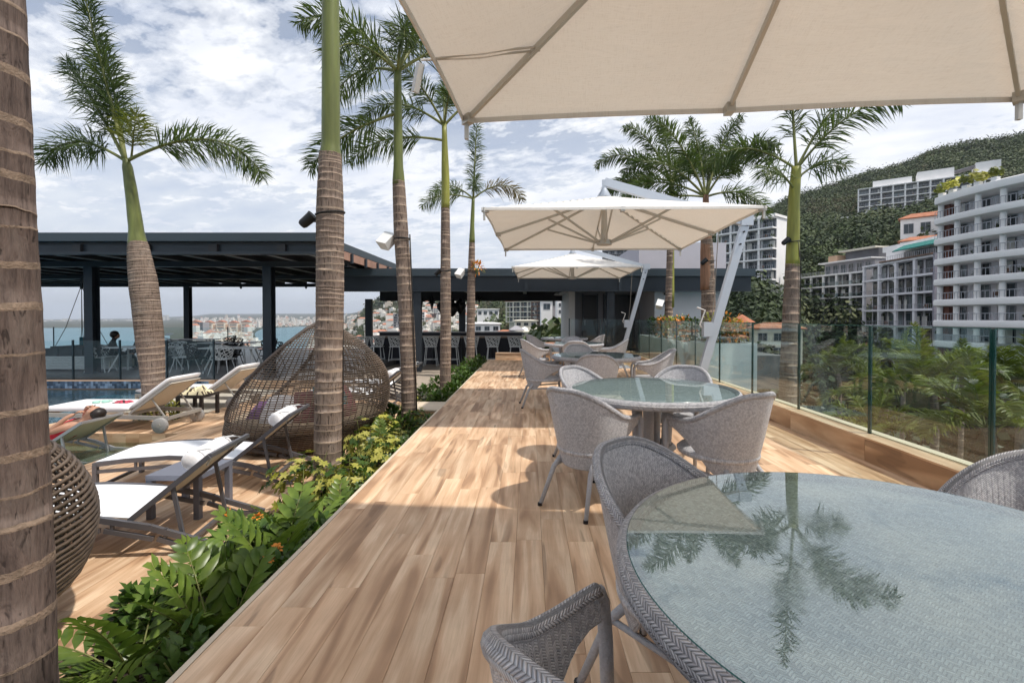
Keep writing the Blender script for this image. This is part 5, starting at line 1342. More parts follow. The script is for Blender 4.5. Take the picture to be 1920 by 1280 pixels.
# ------------------------------------------------------------------ planting bed
def leaf(g, p, d, up, l, wd, fold=.25, m=0, curl=.15):
    d = d.normalized(); s = d.cross(up); s = s.normalized() if s.length > 1e-3 else d.orthogonal().normalized(); n = s.cross(d).normalized()
    a = p + d * l * .32 - n * 0; b_ = p + d * l * .68 - n * curl * l * .3; e = p + d * l - n * curl * l
    o = len(g.v)
    g.v += [tuple(q) for q in (p, a + s * wd * .5 + n * fold * wd * .4, a, a - s * wd * .5 + n * fold * wd * .4, b_ + s * wd * .42 + n * fold * wd * .4, b_, b_ - s * wd * .42 + n * fold * wd * .4, e)]
    g.f += [(o, o + 1, o + 2), (o, o + 2, o + 3), (o + 1, o + 4, o + 5, o + 2), (o + 2, o + 5, o + 6, o + 3), (o + 4, o + 7, o + 5), (o + 5, o + 7, o + 6)]; g.m += [m] * 6
def zamia(loc, s, seed, label):
    rg = random.Random(seed); t_ = thing('cardboard_palm', label, 'plant', loc, 0, 'leafy plants of the deck-side bed')
    for k in range(8):
        az = k * 2.4 + rg.uniform(-.3, .3); el = R(rg.uniform(28, 75)); L = s * rg.uniform(.50, .72)
        d = Vector((math.cos(el) * math.cos(az), math.cos(el) * math.sin(az), math.sin(el))); p = Vector((rg.uniform(-.03, .03), rg.uniform(-.03, .03), 0)); pts = [p.copy()]; g = MB()
        for i in range(10):
            p = p + d * L / 10; pts.append(p.copy()); d = (d + Vector((0, 0, -.085))).normalized()
        g.tube(pts, [.006 - .0004 * i for i in range(11)], 5, 1)
        for i in range(2, 11):
            f = i / 10; q = pts[i]; tt = (pts[i] - pts[i - 1]).normalized(); sd = tt.cross(Vector((0, 0, 1))).normalized(); up = sd.cross(tt)
            for sg in (-1, 1):
                for h in (0,):
                    if h and i == 10: continue
                    q2 = q if not h else q.lerp(pts[i + 1], .5)
                    leaf(g, q2, tt * (.45 + f * .5) + sd * sg + up * .25, up, s * .215 * math.sin(math.pi * (.22 + .62 * f)) * rg.uniform(.9, 1.1), s * .058, .3)
        g.build('frond', ['zamia_leaf', 'rachis'], t_, smooth=True)
    return t_
def shrub(loc, s, seed, label, mats, n=150, ll=.085, lw=.04, flowers=0, name='leafy_shrub', whorl=False, group='leafy plants of the deck-side bed'):
    rg = random.Random(seed); t_ = thing(name, label, 'plant', loc, 0, group); g = MB()
    st = MB()
    for k in range(9):
        a = rg.uniform(0, 6.3); e = Vector((math.cos(a) * s * .28, math.sin(a) * s * .28, s * rg.uniform(.45, .85))); st.tube([(0, 0, -.03), e * .5 + Vector((0, 0, .03)), e], [.008, .006, .003], 5)
    st.build('stem', 'rachis', t_)
    i = 0
    while i < n:
        d = Vector((rg.gauss(0, 1), rg.gauss(0, 1), rg.gauss(.35, .8))).normalized(); k = rg.uniform(.55, 1.0) * (1 + .25 * math.sin(d.x * 4 + seed) * math.cos(d.y * 5))
        p = Vector((d.x * s * .42 * k, d.y * s * .42 * k, s * .42 + d.z * s * .42 * k))
        if p.z < .0: p.z = abs(p.z) * .5
        m_ = 1 if (len(mats) > 1 and rg.random() < .62) else 0
        if whorl:
            ax = (d + Vector((0, 0, .6))).normalized()
            for q in range(7):
                o = ax.orthogonal().normalized(); o = Matrix.Rotation(q * .9 + rg.uniform(-.2, .2), 3, ax) @ o
                leaf(g, p, o + ax * .25, ax, ll * rg.uniform(.8, 1.2), lw, .2, m_)
            i += 7
        else:
            leaf(g, p, d + Vector((rg.gauss(0, .5), rg.gauss(0, .5), rg.gauss(.1, .4))), Vector((0, 0, 1)), ll * rg.uniform(.7, 1.25), lw * rg.uniform(.8, 1.2), .25, m_); i += 1
    g.build('foliage', list(mats), t_, smooth=True)
    for k in range(flowers):
        a = rg.uniform(0, 6.3); r = rg.uniform(.1, .4) * s; f = MB()
        for q in range(26):
            d = Vector((rg.gauss(0, 1), rg.gauss(0, 1), abs(rg.gauss(0, 1)))).normalized(); leaf(f, d * .018, d + Vector((rg.gauss(0, .4), rg.gauss(0, .4), 0)), Vector((0, 0, 1)), .026, .017)
        f.build('flower_head', 'orange_petal', t_, loc=(math.cos(a) * r, math.sin(a) * r, s * rg.uniform(.72, .95)))
    return t_
ZB = LOW - .03
zam = [(-1.92, 1.75, .75), (-1.55, 1.55, .6), (-1.95, 2.25, .78), (-1.58, 2.35, .85), (-1.62, 2.95, .95), (-1.95, 2.85, .75), (-1.75, 3.45, .85), (-1.50, 3.6, .7), (-2.05, 3.75, .55), (-1.55, 4.55, .7), (-1.9, 5.9, .7), (-1.5, 6.2, .6), (-1.9, 1.2, .7)]
near_far = ['nearest', 'second nearest', 'third nearest', 'fourth', 'fifth', 'sixth', 'seventh', 'eighth', 'ninth', 'tenth', 'eleventh', 'twelfth', 'thirteenth']
order = sorted(range(len(zam)), key=lambda i: zam[i][1])
for rk, i in enumerate(order):
    x, y, s = zam[i]; zamia((x, y, ZB), s, 70 + i, 'dark green cardboard palm with broad leaflets, %s along the bed' % near_far[rk])
yel = [(-1.98, 4.02, .72, 'yellow variegated bush beside the ringed trunk, on the lounger side'), (-1.62, 4.1, .66, 'yellow variegated bush on the deck side of the ringed trunk'), (-1.55, 4.95, .66, 'yellow bush just past the ringed trunk'), (-1.9, 5.35, .7, 'bright yellow bush beside the egg daybed'), (-1.6, 5.7, .5, 'yellow green bush between trunk and step block'),
       (-2.0, 6.35, .55, 'yellow bush at the foot of the second palm'), (-1.7, 6.9, .5, 'small yellow bush before the step block'), (-2.0, 7.8, .5, 'yellow bush behind the second palm')]
for i, (x, y, s, lb) in enumerate(yel): shrub((x, y, ZB), s, 100 + i, lb, ['shrub_leaf', 'yellow_leaf'], 760, .052, .023, name='variegated_bush', whorl=True)
gre = [(-1.45, 2.0, .45), (-2.1, 2.5, .35), (-1.42, 2.7, .5), (-1.45, 3.15, .45), (-1.8, 3.15, .42), (-2.1, 3.3, .4), (-1.4, 4.0, .5), (-1.42, 5.2, .5), (-1.42, 5.7, .48), (-2.1, 4.8, .45), (-1.75, 6.5, .5), (-2.1, 7.1, .5), (-1.4, 6.6, .45),
       (-1.6, 8.3, .55), (-1.95, 8.7, .6), (-1.5, 9.0, .6), (-1.55, 9.7, .65), (-1.95, 10.1, .6), (-1.5, 10.5, .65), (-1.6, 11.2, .7), (-1.95, 11.6, .6), (-1.5, 12.0, .7), (-1.6, 12.7, .75), (-1.5, 13.3, .75), (-1.75, 13.9, .75), (-1.45, 13.8, .7), (-1.6, 1.15, .4)]
gre.sort(key=lambda a: a[1])
onth = ['first', 'second', 'third', 'fourth', 'fifth', 'sixth', 'seventh', 'eighth', 'ninth', 'tenth', 'eleventh', 'twelfth', 'thirteenth', 'fourteenth', 'fifteenth', 'sixteenth', 'seventeenth', 'eighteenth', 'nineteenth', 'twentieth', 'twenty-first', 'twenty-second', 'twenty-third', 'twenty-fourth', 'twenty-fifth', 'twenty-sixth', 'twenty-seventh']
for i, (x, y, s) in enumerate(gre):
    fl_ = 2 if i in (3, 6) else 0
    shrub((x, y, ZB), s, 140 + i, 'green leafy shrub%s, %s from the camera along the bed' % (' with orange flowers' if fl_ else '', onth[i]), ['shrub_leaf'], 230 if y < 7 else 260, .075 if y < 7 else .10, .036 if y < 7 else .05, fl_)
# shrubs in the white planters and under the pool palm
for i, (x, y, s, mt, lb) in enumerate(((3.7, 9.3, .75, ['shrub_leaf', 'yellow_leaf'], 'yellow green croton in the near white planter box'), (4.15, 9.4, .7, ['yellow_leaf', 'orange_petal'], 'orange flowering croton in the near white planter box'), (4.1, 9.7, .7, ['shrub_leaf', 'orange_petal'], 'orange flecked shrub at the back of the near planter box'),
        (3.75, 10.7, .7, ['shrub_leaf'], 'green shrub at the front of the long white trough'), (3.75, 11.4, .75, ['shrub_leaf', 'orange_petal'], 'orange flowered shrub in the long white trough'), (3.8, 12.2, .7, ['shrub_leaf', 'yellow_leaf'], 'yellow speckled shrub mid-way in the long trough'), (3.8, 13.1, .75, ['shrub_leaf', 'orange_petal'], 'orange flowered shrub toward the far end of the trough'), (3.8, 14.0, .7, ['shrub_leaf'], 'green shrub at the far end of the trough'))):
    shrub((x, y, .72), s, 200 + i, lb, mt, 260, .09, .045, name='planter_shrub', group='shrubs in the white planters')
for i, (x, y) in enumerate(((-6.5, 7.85), (-6.15, 7.95), (-6.8, 8.1))):
    shrub((x, y, LOW), .34, 220 + i, ('low yellow green plant right at the pool palm foot', 'low plant right of the pool palm foot', 'low plant left of the pool palm foot')[i], ['shrub_leaf', 'yellow_leaf'], 160, .07, .035, name='low_plant', group='low plants around the pool palm')
# bromeliad tied on the farthest trunk
br = shrub((-1.52, 13.35, 2.55), .42, 230, 'yellow orchid tuft tied high on the slim farthest palm trunk', ['yellow_leaf', 'orange_petal'], 120, .12, .03, name='orchid_tuft')
# ------------------------------------------------------------------ loungers; head end toward +X, hinge at the origin
def sling_lounger(label, frame='lounger_frame', roll=True, seatz=.27, top=(.54, .72)):
    t_ = thing('sling_lounger', label, 'lounger', (0, 0, 0), 0, 'sling loungers'); hw = .33
    xs = [-1.28, -1.0, -.6, -.2, .15, .42, .66]
    zs = [seatz + .02, seatz + .05, seatz + .065, seatz + .03, seatz - .05, seatz - .15, .035]
    for s in (-1, 1):
        y = s * hw
        g = MB()
        for i in range(6): g.bar((xs[i], y, zs[i]), (xs[i + 1], y, zs[i + 1]), .028, .042)
        rl = g.build('side_rail', frame, t_)
        g = MB()
        for i in range(1, 6): g.bar((xs[i] + .05, y, zs[i] - .085), (xs[i + 1] + (.02 if i < 5 else -.08), y, max(.022, zs[i + 1] - .085)), .024, .032)
        g.bar((xs[1] + .05, y, zs[1] - .085), (xs[0] + .02, y, zs[0] - .07), .024, .032)
        for i in (1, 3, 4): g.bar((xs[i] + .1, y, zs[i] - .08), (xs[i] + .1, y, zs[i] - .01), .02, .02, (0, 1, 0))
        g.build('lower_rail', frame, t_)
        MB().bar((xs[0] + .02, y, zs[0]), (xs[0] + .02, y, 0), .042, .036, (1, 0, 0)).build('leg', frame, t_)
        MB().bar((0, y * .93, seatz), (top[0], y * .93, top[1]), .026, .036).build('back_rail', frame, t_)
        f = .52; MB().bar((top[0] * f, y * .90, seatz + (top[1] - seatz) * f), (.36, y * .90, zs[5] - .06), .02, .026).build('strut', frame, t_)
    for (x, z) in ((xs[0] + .02, zs[0] - .01), (xs[0] + .02, .06), (.36, zs[5] - .06), (.63, .04)):
        MB().bar((x, -hw + .02, z), (x, hw - .02, z), .028, .028).build('cross_bar', frame, t_)
    MB().bar((top[0], -hw * .93, top[1]), (top[0], hw * .93, top[1]), .028, .03).build('top_bar', frame, t_)
    def sheet(P0, P1, m0, m1, name, dip=.02):
        rows = []; n = 14
        for i in range(n + 1):
            f = i / n; x = P0[0] + (P1[0] - P0[0]) * f; z = P0[1] + (P1[1] - P0[1]) * f + (.045 * math.sin(math.pi * f) if dip > 0.015 else 0) 
            rows.append([(x, y, z - dip * math.cos(math.pi * y / (2 * hw)) * math.sin(math.pi * f)) for y in [(-hw + .02) + (2 * hw - .04) * j / 8 for j in range(9)]])
        g = MB(); g.grid(rows); n1 = len(g.f); d = Vector((-(P1[1] - P0[1]), 0, P1[0] - P0[0])).normalized() * -.006
        g.grid([[tuple(Vector(p) + d) for p in r] for r in rows], 1)
        g.f[:n1] = [f for f in g.f[:n1]]; g.build(name, [m0, m1], t_, smooth=True)
    sheet((xs[0], zs[0] + .025), (0, seatz + .02), 'sling_fabric', 'sling_back', 'seat_sling')
    sheet((.02, seatz + .03), (top[0], top[1] + .01), 'sling_fabric', 'sling_back', 'back_sling', .012)
    if roll:
        d = Vector((top[0], 0, top[1] - seatz)).normalized(); nrm = Vector((-d.z, 0, d.x)); c = Vector((top[0], 0, top[1])) - d * .16 + nrm * .065
        MB().tube([c + Vector((0, y, 0)) for y in (-.26, -.24, -.1, .1, .24, .26)], [.045, .068, .072, .072, .068, .045], 14).build('head_roll', 'cushion_white', t_, smooth=True)
        MB().tube([c + Vector((0, -.2, 0)) + nrm * .075, c + Vector((0, -.2, 0)) + d * .12, Vector((top[0], -.2, top[1])) + nrm * .02, Vector((top[0], -.2, top[1])) - nrm * .03 - d * .12], .007, 6).build('strap', 'white_cap', t_)
        MB().tube([c + Vector((0, .2, 0)) + nrm * .075, c + Vector((0, .2, 0)) + d * .12, Vector((top[0], .2, top[1])) + nrm * .02, Vector((top[0], .2, top[1])) - nrm * .03 - d * .12], .007, 6).build('strap', 'white_cap', t_)
    return t_
l1 = sling_lounger('white sling lounger nearest the camera beside the leafy bed'); l1.location = (-2.96, 3.67, LOW); l1.rotation_euler = (0, 0, R(8))
copy_tree(l1, (-3.10, 5.08, LOW), R(8), 'white sling lounger in front of the big egg daybed')
copy_tree(l1, (-3.05, 9.1, LOW), 0, 'white sling lounger behind the egg daybed, left of the second palm')
copy_tree(l1, (-3.0, 10.3, LOW), 0, 'white sling lounger farthest from the camera, near the bar stools')
l5 = sling_lounger('low silver sling lounger in the pool shallows under the reclining person', 'silver_frame', False, .20, (.56, .56)); l5.location = (-6.42, 6.35, -.64)

def padded_lounger(label):
    t_ = thing('padded_lounger', label, 'lounger', (0, 0, 0), 0, 'padded wheeled loungers'); hw = .34; fr = 'lounger_pale_frame'
    for s in (-1, 1):
        MB().bar((-1.35, s * hw, .27), (.62, s * hw, .21), .035, .06).build('side_rail', fr, t_)
        MB().bar((-1.32, s * hw, .27), (-1.32, s * hw, 0), .05, .045, (1, 0, 0)).build('leg', fr, t_)
        MB().bar((.02, s * (hw - .03), .30), (.62, s * (hw - .03), .74), .03, .035).build('back_rail', fr, t_)
        MB().bar((.32, s * (hw - .05), .50), (.52, s * (hw - .05), .22), .018, .018).build('strut', fr, t_)
        wz = .115
        wh = MB().lathe([(.02, -.03), (.105, -.03), (.115, -.022), (.115, .022), (.105, .03), (.02, .03)], 24).xf(Matrix.Translation((.52, s * (hw + .05), wz)) @ Matrix.Rotation(R(90), 4, 'X')).build('wheel', 'wheel_grey', t_, auto=40)
        MB().lathe([(.03, -.036), (.03, .036)], 12).xf(Matrix.Translation((.52, s * (hw + .05), wz)) @ Matrix.Rotation(R(90), 4, 'X')).build('wheel_cap', 'lounger_pale_frame', wh)
        MB().bar((.52, s * (hw + .0), wz), (.50, s * hw, .21), .03, .03, (0, 1, 0)).build('wheel_arm', fr, t_)
    for x, z in ((-1.33, .27), (.60, .21), (.0, .27)): MB().bar((x, -hw + .018, z), (x, hw - .018, z), .035, .05).build('cross_bar', fr, t_)
    MB().bar((.62, -hw + .03, .74), (.62, hw - .03, .74), .03, .03).build('top_bar', fr, t_)
    g = MB().bb(.0, .0, 0, 0, 0, 0); 
    def pad(P0, P1, th, name, bm):
        d = Vector((P1[0] - P0[0], 0, P1[1] - P0[1])); L = d.length; d.normalize(); n = Vector((-d.z, 0, d.x)); g = MB(); rows = []
        for i in range(11):
            f = i / 10; e = min(1, min(f, 1 - f) * 12); ee = .45 + .55 * math.sqrt(e) if e < 1 else 1; c = Vector((P0[0], 0, P0[1])) + d * L * f; row = []
            for j in range(16):
                a = 2 * math.pi * j / 16; cy_, sy_ = math.cos(a), math.sin(a)
                yy = math.copysign(abs(cy_) ** .22, cy_) * (hw - .01); zz = math.copysign(abs(sy_) ** .5, sy_) * th * .5 * ee
                row.append(c + Vector((0, yy, 0)) + n * (zz + th * .5))
            rows.append(row)
        g.grid(rows, closed_u=True); g.f += [tuple(range(15, -1, -1)), tuple(10 * 16 + q for q in range(16))]; g.m += [0, 0]
        g.build(name, bm, t_, smooth=True)
    pad((-1.36, .30), (.0, .30), .10, 'seat_cushion', 'cushion_white')
    pad((.03, .325), (.66, .79), .085, 'back_cushion', 'cushion_white')
    MB().bar((.06, 0, .312), (.64, 0, .742), hw * 1.85, .008).build('back_panel', 'sling_back', t_)
    return t_
l3 = padded_lounger('padded white wheeled lounger in front, with swim things on it'); l3.location = (-6.12, 7.40, LOW)
copy_tree(l3, (-6.15, 9.15, LOW), 0, 'padded white wheeled lounger behind the dark table with the towel')
# things left on the loungers
gg = thing('swim_goggles', 'pale green swim goggles lying on the padded lounger', 'goggles', (-6.78, 7.32, LOW + .405), .5)
for s in (-1, 1): MB().lathe([(.045, 0), (.05, .015), (.03, .03)], 12, (s * .055, 0, 0)).build('lens', 'goggle_green', gg, smooth=True)
MB().tube([(-.1, 0, .01), (-.12, .1, .01), (0, .16, .012), (.12, .1, .01), (.1, 0, .01)], .008, 6).build('strap', 'goggle_green', gg)
def cloth_heap(name, label, cat, loc, sx, sy, h, mt, seed):
    g = MB(); rows = []
    for i in range(15):
        row = []
        for j in range(15):
            u, v_ = i / 14 * 2 - 1, j / 14 * 2 - 1; e = max(0, 1 - max(abs(u), abs(v_)) ** 4)
            row.append((u * sx + .02 * mnoise.noise((u * 3, v_ * 3, seed)), v_ * sy + .02 * mnoise.noise((u * 3, v_ * 3, seed + 5)), h * e * (.6 + .6 * mnoise.noise((u * 2.2, v_ * 2.2, seed + 9)))))
        rows.append(row)
    g.grid(rows)
    for k in range(len(g.m)):
        i, j = divmod(k, 14); g.m[k] = 1 if mnoise.noise((i * .55, j * .55, seed)) > .12 else 0
    o = g.build(name, mt, smooth=True); o.location = loc; tag(o, label, cat); return o
cloth_heap('swim_cloth', 'small dark red cloth dropped on the padded lounger', 'cloth', (-6.45, 7.35, LOW + .402), .12, .07, .05, ['cloth_pink', 'black_plastic'], 3)
cloth_heap('beach_towel', 'crumpled cream and black patterned towel on the dark side table', 'towel', (-5.93, 8.28, LOW + .392), .20, .17, .16, ['towel_cream', 'towel_print'], 8)

def side_table(label, mt, loc, wd=.44, h=.38, rz=0):
    t_ = thing('side_table', label, 'side table', loc, rz, 'square side tables'); e = wd / 2
    MB().bb(-e, e, -e, e, h - .045, h).build('table_top', mt, t_)
    for sx in (-1, 1):
        for sy in (-1, 1): MB().bb(sx * (e - .025) - .024, sx * (e - .025) + .024, sy * (e - .025) - .024, sy * (e - .025) + .024, 0, h - .0455).build('leg', mt, t_)
    return t_
side_table('blue grey square side table between the two near sling loungers', 'table_grey', (-3.09, 4.22, LOW), .46, .385)
side_table('dark brown square side table carrying the patterned towel', 'table_brown', (-5.93, 8.28, LOW), .46, .39)

# ------------------------------------------------------------------ egg daybeds
def egg(label, zs=1.0, dz=.027, rod=.0072, pil=0, rm='egg_rod'):
    t_ = thing('egg_daybed', label, 'daybed', (0, 0, 0), 0, 'woven egg daybeds')
    T = [(0, .80, -.20), (.12, .93, -.22), (.4, 1.02, -.09), (.77, 1.0, 0), (1.1, .85, .05), (1.4, .57, .06), (1.6, .30, .06), (1.69, .10, .06)]; T = [(z * (zs if z > .12 else 1), r, c) for z, r, c in T]
    def rc(z):
        for i in range(len(T) - 1):
            if T[i + 1][0] >= z: break
        f = (z - T[i][0]) / (T[i + 1][0] - T[i][0]); a, b_ = T[i], T[i + 1]
        p0 = T[max(i - 1, 0)]; p3 = T[min(i + 2, len(T) - 1)]
        def cr(k): return .5 * (2 * a[k] + (b_[k] - p0[k]) * f + (2 * p0[k] - 5 * a[k] + 4 * b_[k] - p3[k]) * f * f + (3 * a[k] - p0[k] - 3 * b_[k] + p3[k]) * f ** 3)
        return max(.05, cr(1)), cr(2)
    ztop = T[-1][0] - .01
    def xo(z): return -1.18 + 1.26 * (z - .22) / (ztop - .22)
    def span(z):
        r, c = rc(z)
        if z < .24: return math.pi
        k = (xo(z) - c) / r
        return math.pi if k <= -1 else math.acos(max(-1, min(1, k)))
    def sp(z, a, off=0):
        r, c = rc(z); r += off; return Vector((c + r * math.cos(a), r * .93 * math.sin(a), z))
    g = MB(); rgr = random.Random(5); z = .03; edge = []
    while z < ztop:
        A_ = span(z); n = max(8, int(44 * A_ / math.pi)); off = .006
        if A_ >= math.pi - .01: g.tube([sp(z, 2 * math.pi * i / 88, off) for i in range(88)], rod, 5, closed=True)
        else: g.tube([sp(z, -A_ + 2 * A_ * i / n, off) + Vector((0, 0, rgr.uniform(-.004, .004))) for i in range(n + 1)], rod, 5); edge.append((z, A_))
        z += dz
    g.build('hoop_rods', rm, t_, smooth=True)
    g = MB()
    for k in range(76):
        a = -math.pi + 2 * math.pi * (k + .5) / 76; pts = []; z = .02
        while z < ztop:
            if abs(a) <= span(z) + .02: pts.append(sp(z, a, -.006))
            z += .07
        if len(pts) > 1: g.tube(pts, .0068, 5)
    g.build('upright_rods', 'egg_rod', t_, smooth=True)
    rim = [sp(z, A_) for z, A_ in edge]; rim2 = [sp(z, -A_) for z, A_ in edge]
    MB().tube(rim + rim2[::-1], .026, 8).build('mouth_rim', 'egg_rod_dark', t_, smooth=True)
    g = MB(); rows = []
    for z in (0, .05, .12, .19, .25): rows.append([sp(z, 2 * math.pi * i / 48, -.035) for i in range(48)])
    g.grid(rows, closed_u=True); g.f += [tuple(4 * 48 + i for i in range(48))]; g.m += [0]
    g.build('base_tub', 'egg_rod_dark', t_, smooth=False)
    g = MB(); rows = []
    for z, o in ((.255, -.09), (.30, -.06), (.37, -.07), (.40, -.11)): rows.append([sp(z, 2 * math.pi * i / 48, o) for i in range(48)])
    g.grid(rows, closed_u=True); g.f += [tuple(3 * 48 + i for i in range(48))]; g.m += [0]
    g.build('mattress', 'egg_rod_dark' if pil else 'cushion_cream', t_, smooth=False, auto=40)  # near mattress coloured dark to stand in for shade inside the egg
    def pillow(c, rz, tilt, mt, s=.24):
        g = MB(); rows = []
        for i in range(9):
            row = []
            for j in range(9):
                u, v_ = i / 4 - 1, j / 4 - 1; k = max(0, (1 - u ** 4) * (1 - v_ ** 4)) ** .5; row.append((u * s * (1 - .08 * v_ * v_), v_ * s * (1 - .08 * u * u), .085 * k))
            rows.append(row)
        g.grid(rows); g.grid([[(x, y, -z) for x, y, z in r][::-1] for r in rows])
        g.xf(Matrix.Translation(c) @ Matrix.Rotation(rz, 4, 'Z') @ Matrix.Rotation(tilt, 4, 'X')); return g.build('pillow', mt, t_, smooth=True)
    if pil:
        pillow((.3, -.35, .52), .3, .8, 'cushion_teal'); pillow((-.1, -.5, .5), -.1, .7, 'cushion_purple'); pillow((.45, .05, .52), 1.3, .8, 'cushion_purple')
        return t_
    pillow((.15, -.45, .56), .3, 1.1, 'cushion_maroon'); pillow((.42, -.15, .58), 1.3, 1.1, 'cushion_maroon'); pillow((-.25, -.50, .52), -.1, .9, 'cushion_white'); pillow((.25, .30, .60), 2.2, 1.1, 'cushion_green'); pillow((-.55, -.2, .47), .2, .3, 'cushion_purple')
    pillow((.38, -.42, .72), .7, .7, 'cushion_teal', .2)
    return t_
e1 = egg('big woven brown egg daybed behind the ringed palm trunk'); e1.location = (-3.02, 6.55, LOW)
e2 = egg('near woven egg daybed half hidden by the left trunk', .86, .031, .0105, 1); e2.location = (-3.31, 2.10, LOW); e2.rotation_euler = (0, 0, R(8))

# ------------------------------------------------------------------ lattice chairs, tables, stools under the roofs
def lattice(g, fn, nu, nv, r):
    "diamond lattice of rods over a surface fn(u, v)"
    for k in range(-nv, nu + nv):
        for sg in (1, -1):
            pts = []
            for i in range(13):
                v_ = i / 12; u = (k + sg * v_ * nv * .9) / nu + (.07 * math.sin(9 * v_ + k * 1.7)) / 2
                if 0 <= u <= 1: pts.append(fn(u, v_))
            if len(pts) > 1: g.tube(pts, r, 5)
def shell_fn(u, v_):
    a = R(-105 + 210 * u); z = .42 + .40 * v_ * (1 - .35 * abs(2 * u - 1) ** 2); r = .20 + .09 * v_; return Vector((r * math.sin(a), -r * math.cos(a), z))
def seat_fn(u, v_): return Vector((-.2 + .4 * u, -.2 + .42 * v_, .43))
def lattice_chair(label, mt):
    t_ = thing('lattice_chair', label, 'chair', (0, 0, 0), 0, 'lattice shell chairs in the pavilion')
    g = MB(); lattice(g, shell_fn, 9, 4, .011); g.tube([shell_fn(i / 20, 1) for i in range(21)], .013, 6); g.tube([shell_fn(i / 20, 0) for i in range(21)], .013, 6); g.build('back_shell', mt, t_)
    g = MB(); lattice(g, seat_fn, 5, 4, .010); g.tube([(-.2, -.2, .43), (.2, -.2, .43), (.21, .22, .43), (-.21, .22, .43)], .013, 6, closed=True); g.build('seat', mt, t_)
    for sx in (-1, 1):
        for sy in (-1, 1): MB().tube([(sx * .16, sy * .16, .43), (sx * .25, sy * .26, 0)], .012, 6).build('leg', mt, t_)
    return t_
def xtable(label, loc, rz=0, L=1.5, wd=.75):
    t_ = thing('dining_table', label, 'table', loc, rz, 'white dining tables in the pavilion'); h = .72
    MB().bb(-L / 2, L / 2, -wd / 2, wd / 2, h - .03, h).build('table_top', 'tabletop_white', t_)
    for s in (-1, 1):
        for q in (-1, 1): MB().bar((s * L * .32, q * wd * .12, h - .03), (s * L * .44, q * wd * .44, 0), .05, .03).build('leg', 'lattice_white', t_)
    return t_
xtable('white dining table right behind the leaning palm trunk', (-11.2, 13.55, ZP), 0, 1.9)
xtable('white dining table with lattice chairs left of the near egg-side column', (-8.45, 13.3, ZP), 0, 1.6)
xtable('white dining table in the second row of the pavilion', (-10.3, 15.9, ZP), 0, 1.7)
xtable('white dining table in the back row near the far railing', (-13.2, 18.3, ZP), 0, 1.6)
wc = lattice_chair('white lattice chair at the left end of the table behind the leaning palm', 'lattice_white'); wc.location = (-12.35, 13.35, ZP); wc.rotation_euler = (0, 0, R(-80))
for x, y, rz, lb in ((-10.0, 13.45, 95, 'white lattice chair at the right end of the table behind the leaning palm'), (-8.45, 12.75, 10, 'white lattice chair nearest the camera at the dining table'), (-10.9, 14.25, 180, 'white lattice chair on the far side of the table by the leaning palm'), (-13.9, 17.6, 10, 'white lattice chair at the back row table')):
    copy_tree(wc, (x, y, ZP), R(rz), lb)
bc = lattice_chair('black lattice chair at the left of the near dining table', 'lattice_black'); bc.location = (-9.35, 13.0, ZP); bc.rotation_euler = (0, 0, R(-70))
for x, y, rz, lb in ((-7.75, 13.95, 165, 'black lattice chair on the far side of the near dining table'), (-9.0, 14.0, 185, 'black lattice chair facing us behind the near dining table'), (-11.3, 15.4, -70, 'black lattice chair left of the second row table'), (-9.3, 16.5, 170, 'black lattice chair behind the second row table'), (-10.6, 16.6, 185, 'black lattice chair facing us in the second row'), (-12.3, 18.9, 150, 'black lattice chair at the back row table')):
    copy_tree(bc, (x, y, ZP), R(rz), lb)
def bar_stool(label):
    t_ = thing('bar_stool', label, 'stool', (0, 0, 0), 0, 'bar stools along the counter'); up = Vector((0, 0, .30))
    g = MB(); lattice(g, lambda u, v_: Vector(((shell_fn(u, v_) + up).x * .95, (shell_fn(u, v_) + up).y * .8, .70 + .36 * v_)), 9, 4, .012)
    g.tube([Vector((shell_fn(i / 20, 1).x * .95, shell_fn(i / 20, 1).y * .8, 1.06)) for i in range(21)], .014, 6); g.build('back_shell', 'lattice_white', t_)
    MB().bb(-.2, .2, -.17, .2, .685, .71).build('seat', 'lattice_white', t_)
    for sx in (-1, 1):
        for sy in (-1, 1): MB().tube([(sx * .16, sy * .15, .69), (sx * .23, sy * .22, 0)], .013, 6).build('leg', 'lattice_white', t_)
    g = MB(); c = [(-.21, -.2, .24), (.21, -.2, .24), (.21, .2, .24), (-.21, .2, .24)]; g.tube(c, .010, 6, closed=True); g.build('foot_ring', 'lattice_white', t_)
    return t_
s0 = bar_stool('x'); nm = ['first', 'second', 'third', 'fourth', 'fifth', 'sixth', 'seventh', 'eighth']
for i, px in enumerate((678, 707, 742, 808, 848, 884, 924, 966)):
    p = ((px - CX) / F * 16.75, 16.75, LOW); lb = 'white lattice bar stool, %s from the left along the counter' % nm[i]
    if i == 0: s0.location = p; s0['label'] = lb
    else: copy_tree(s0, p, rng.uniform(-.1, .1), lb)
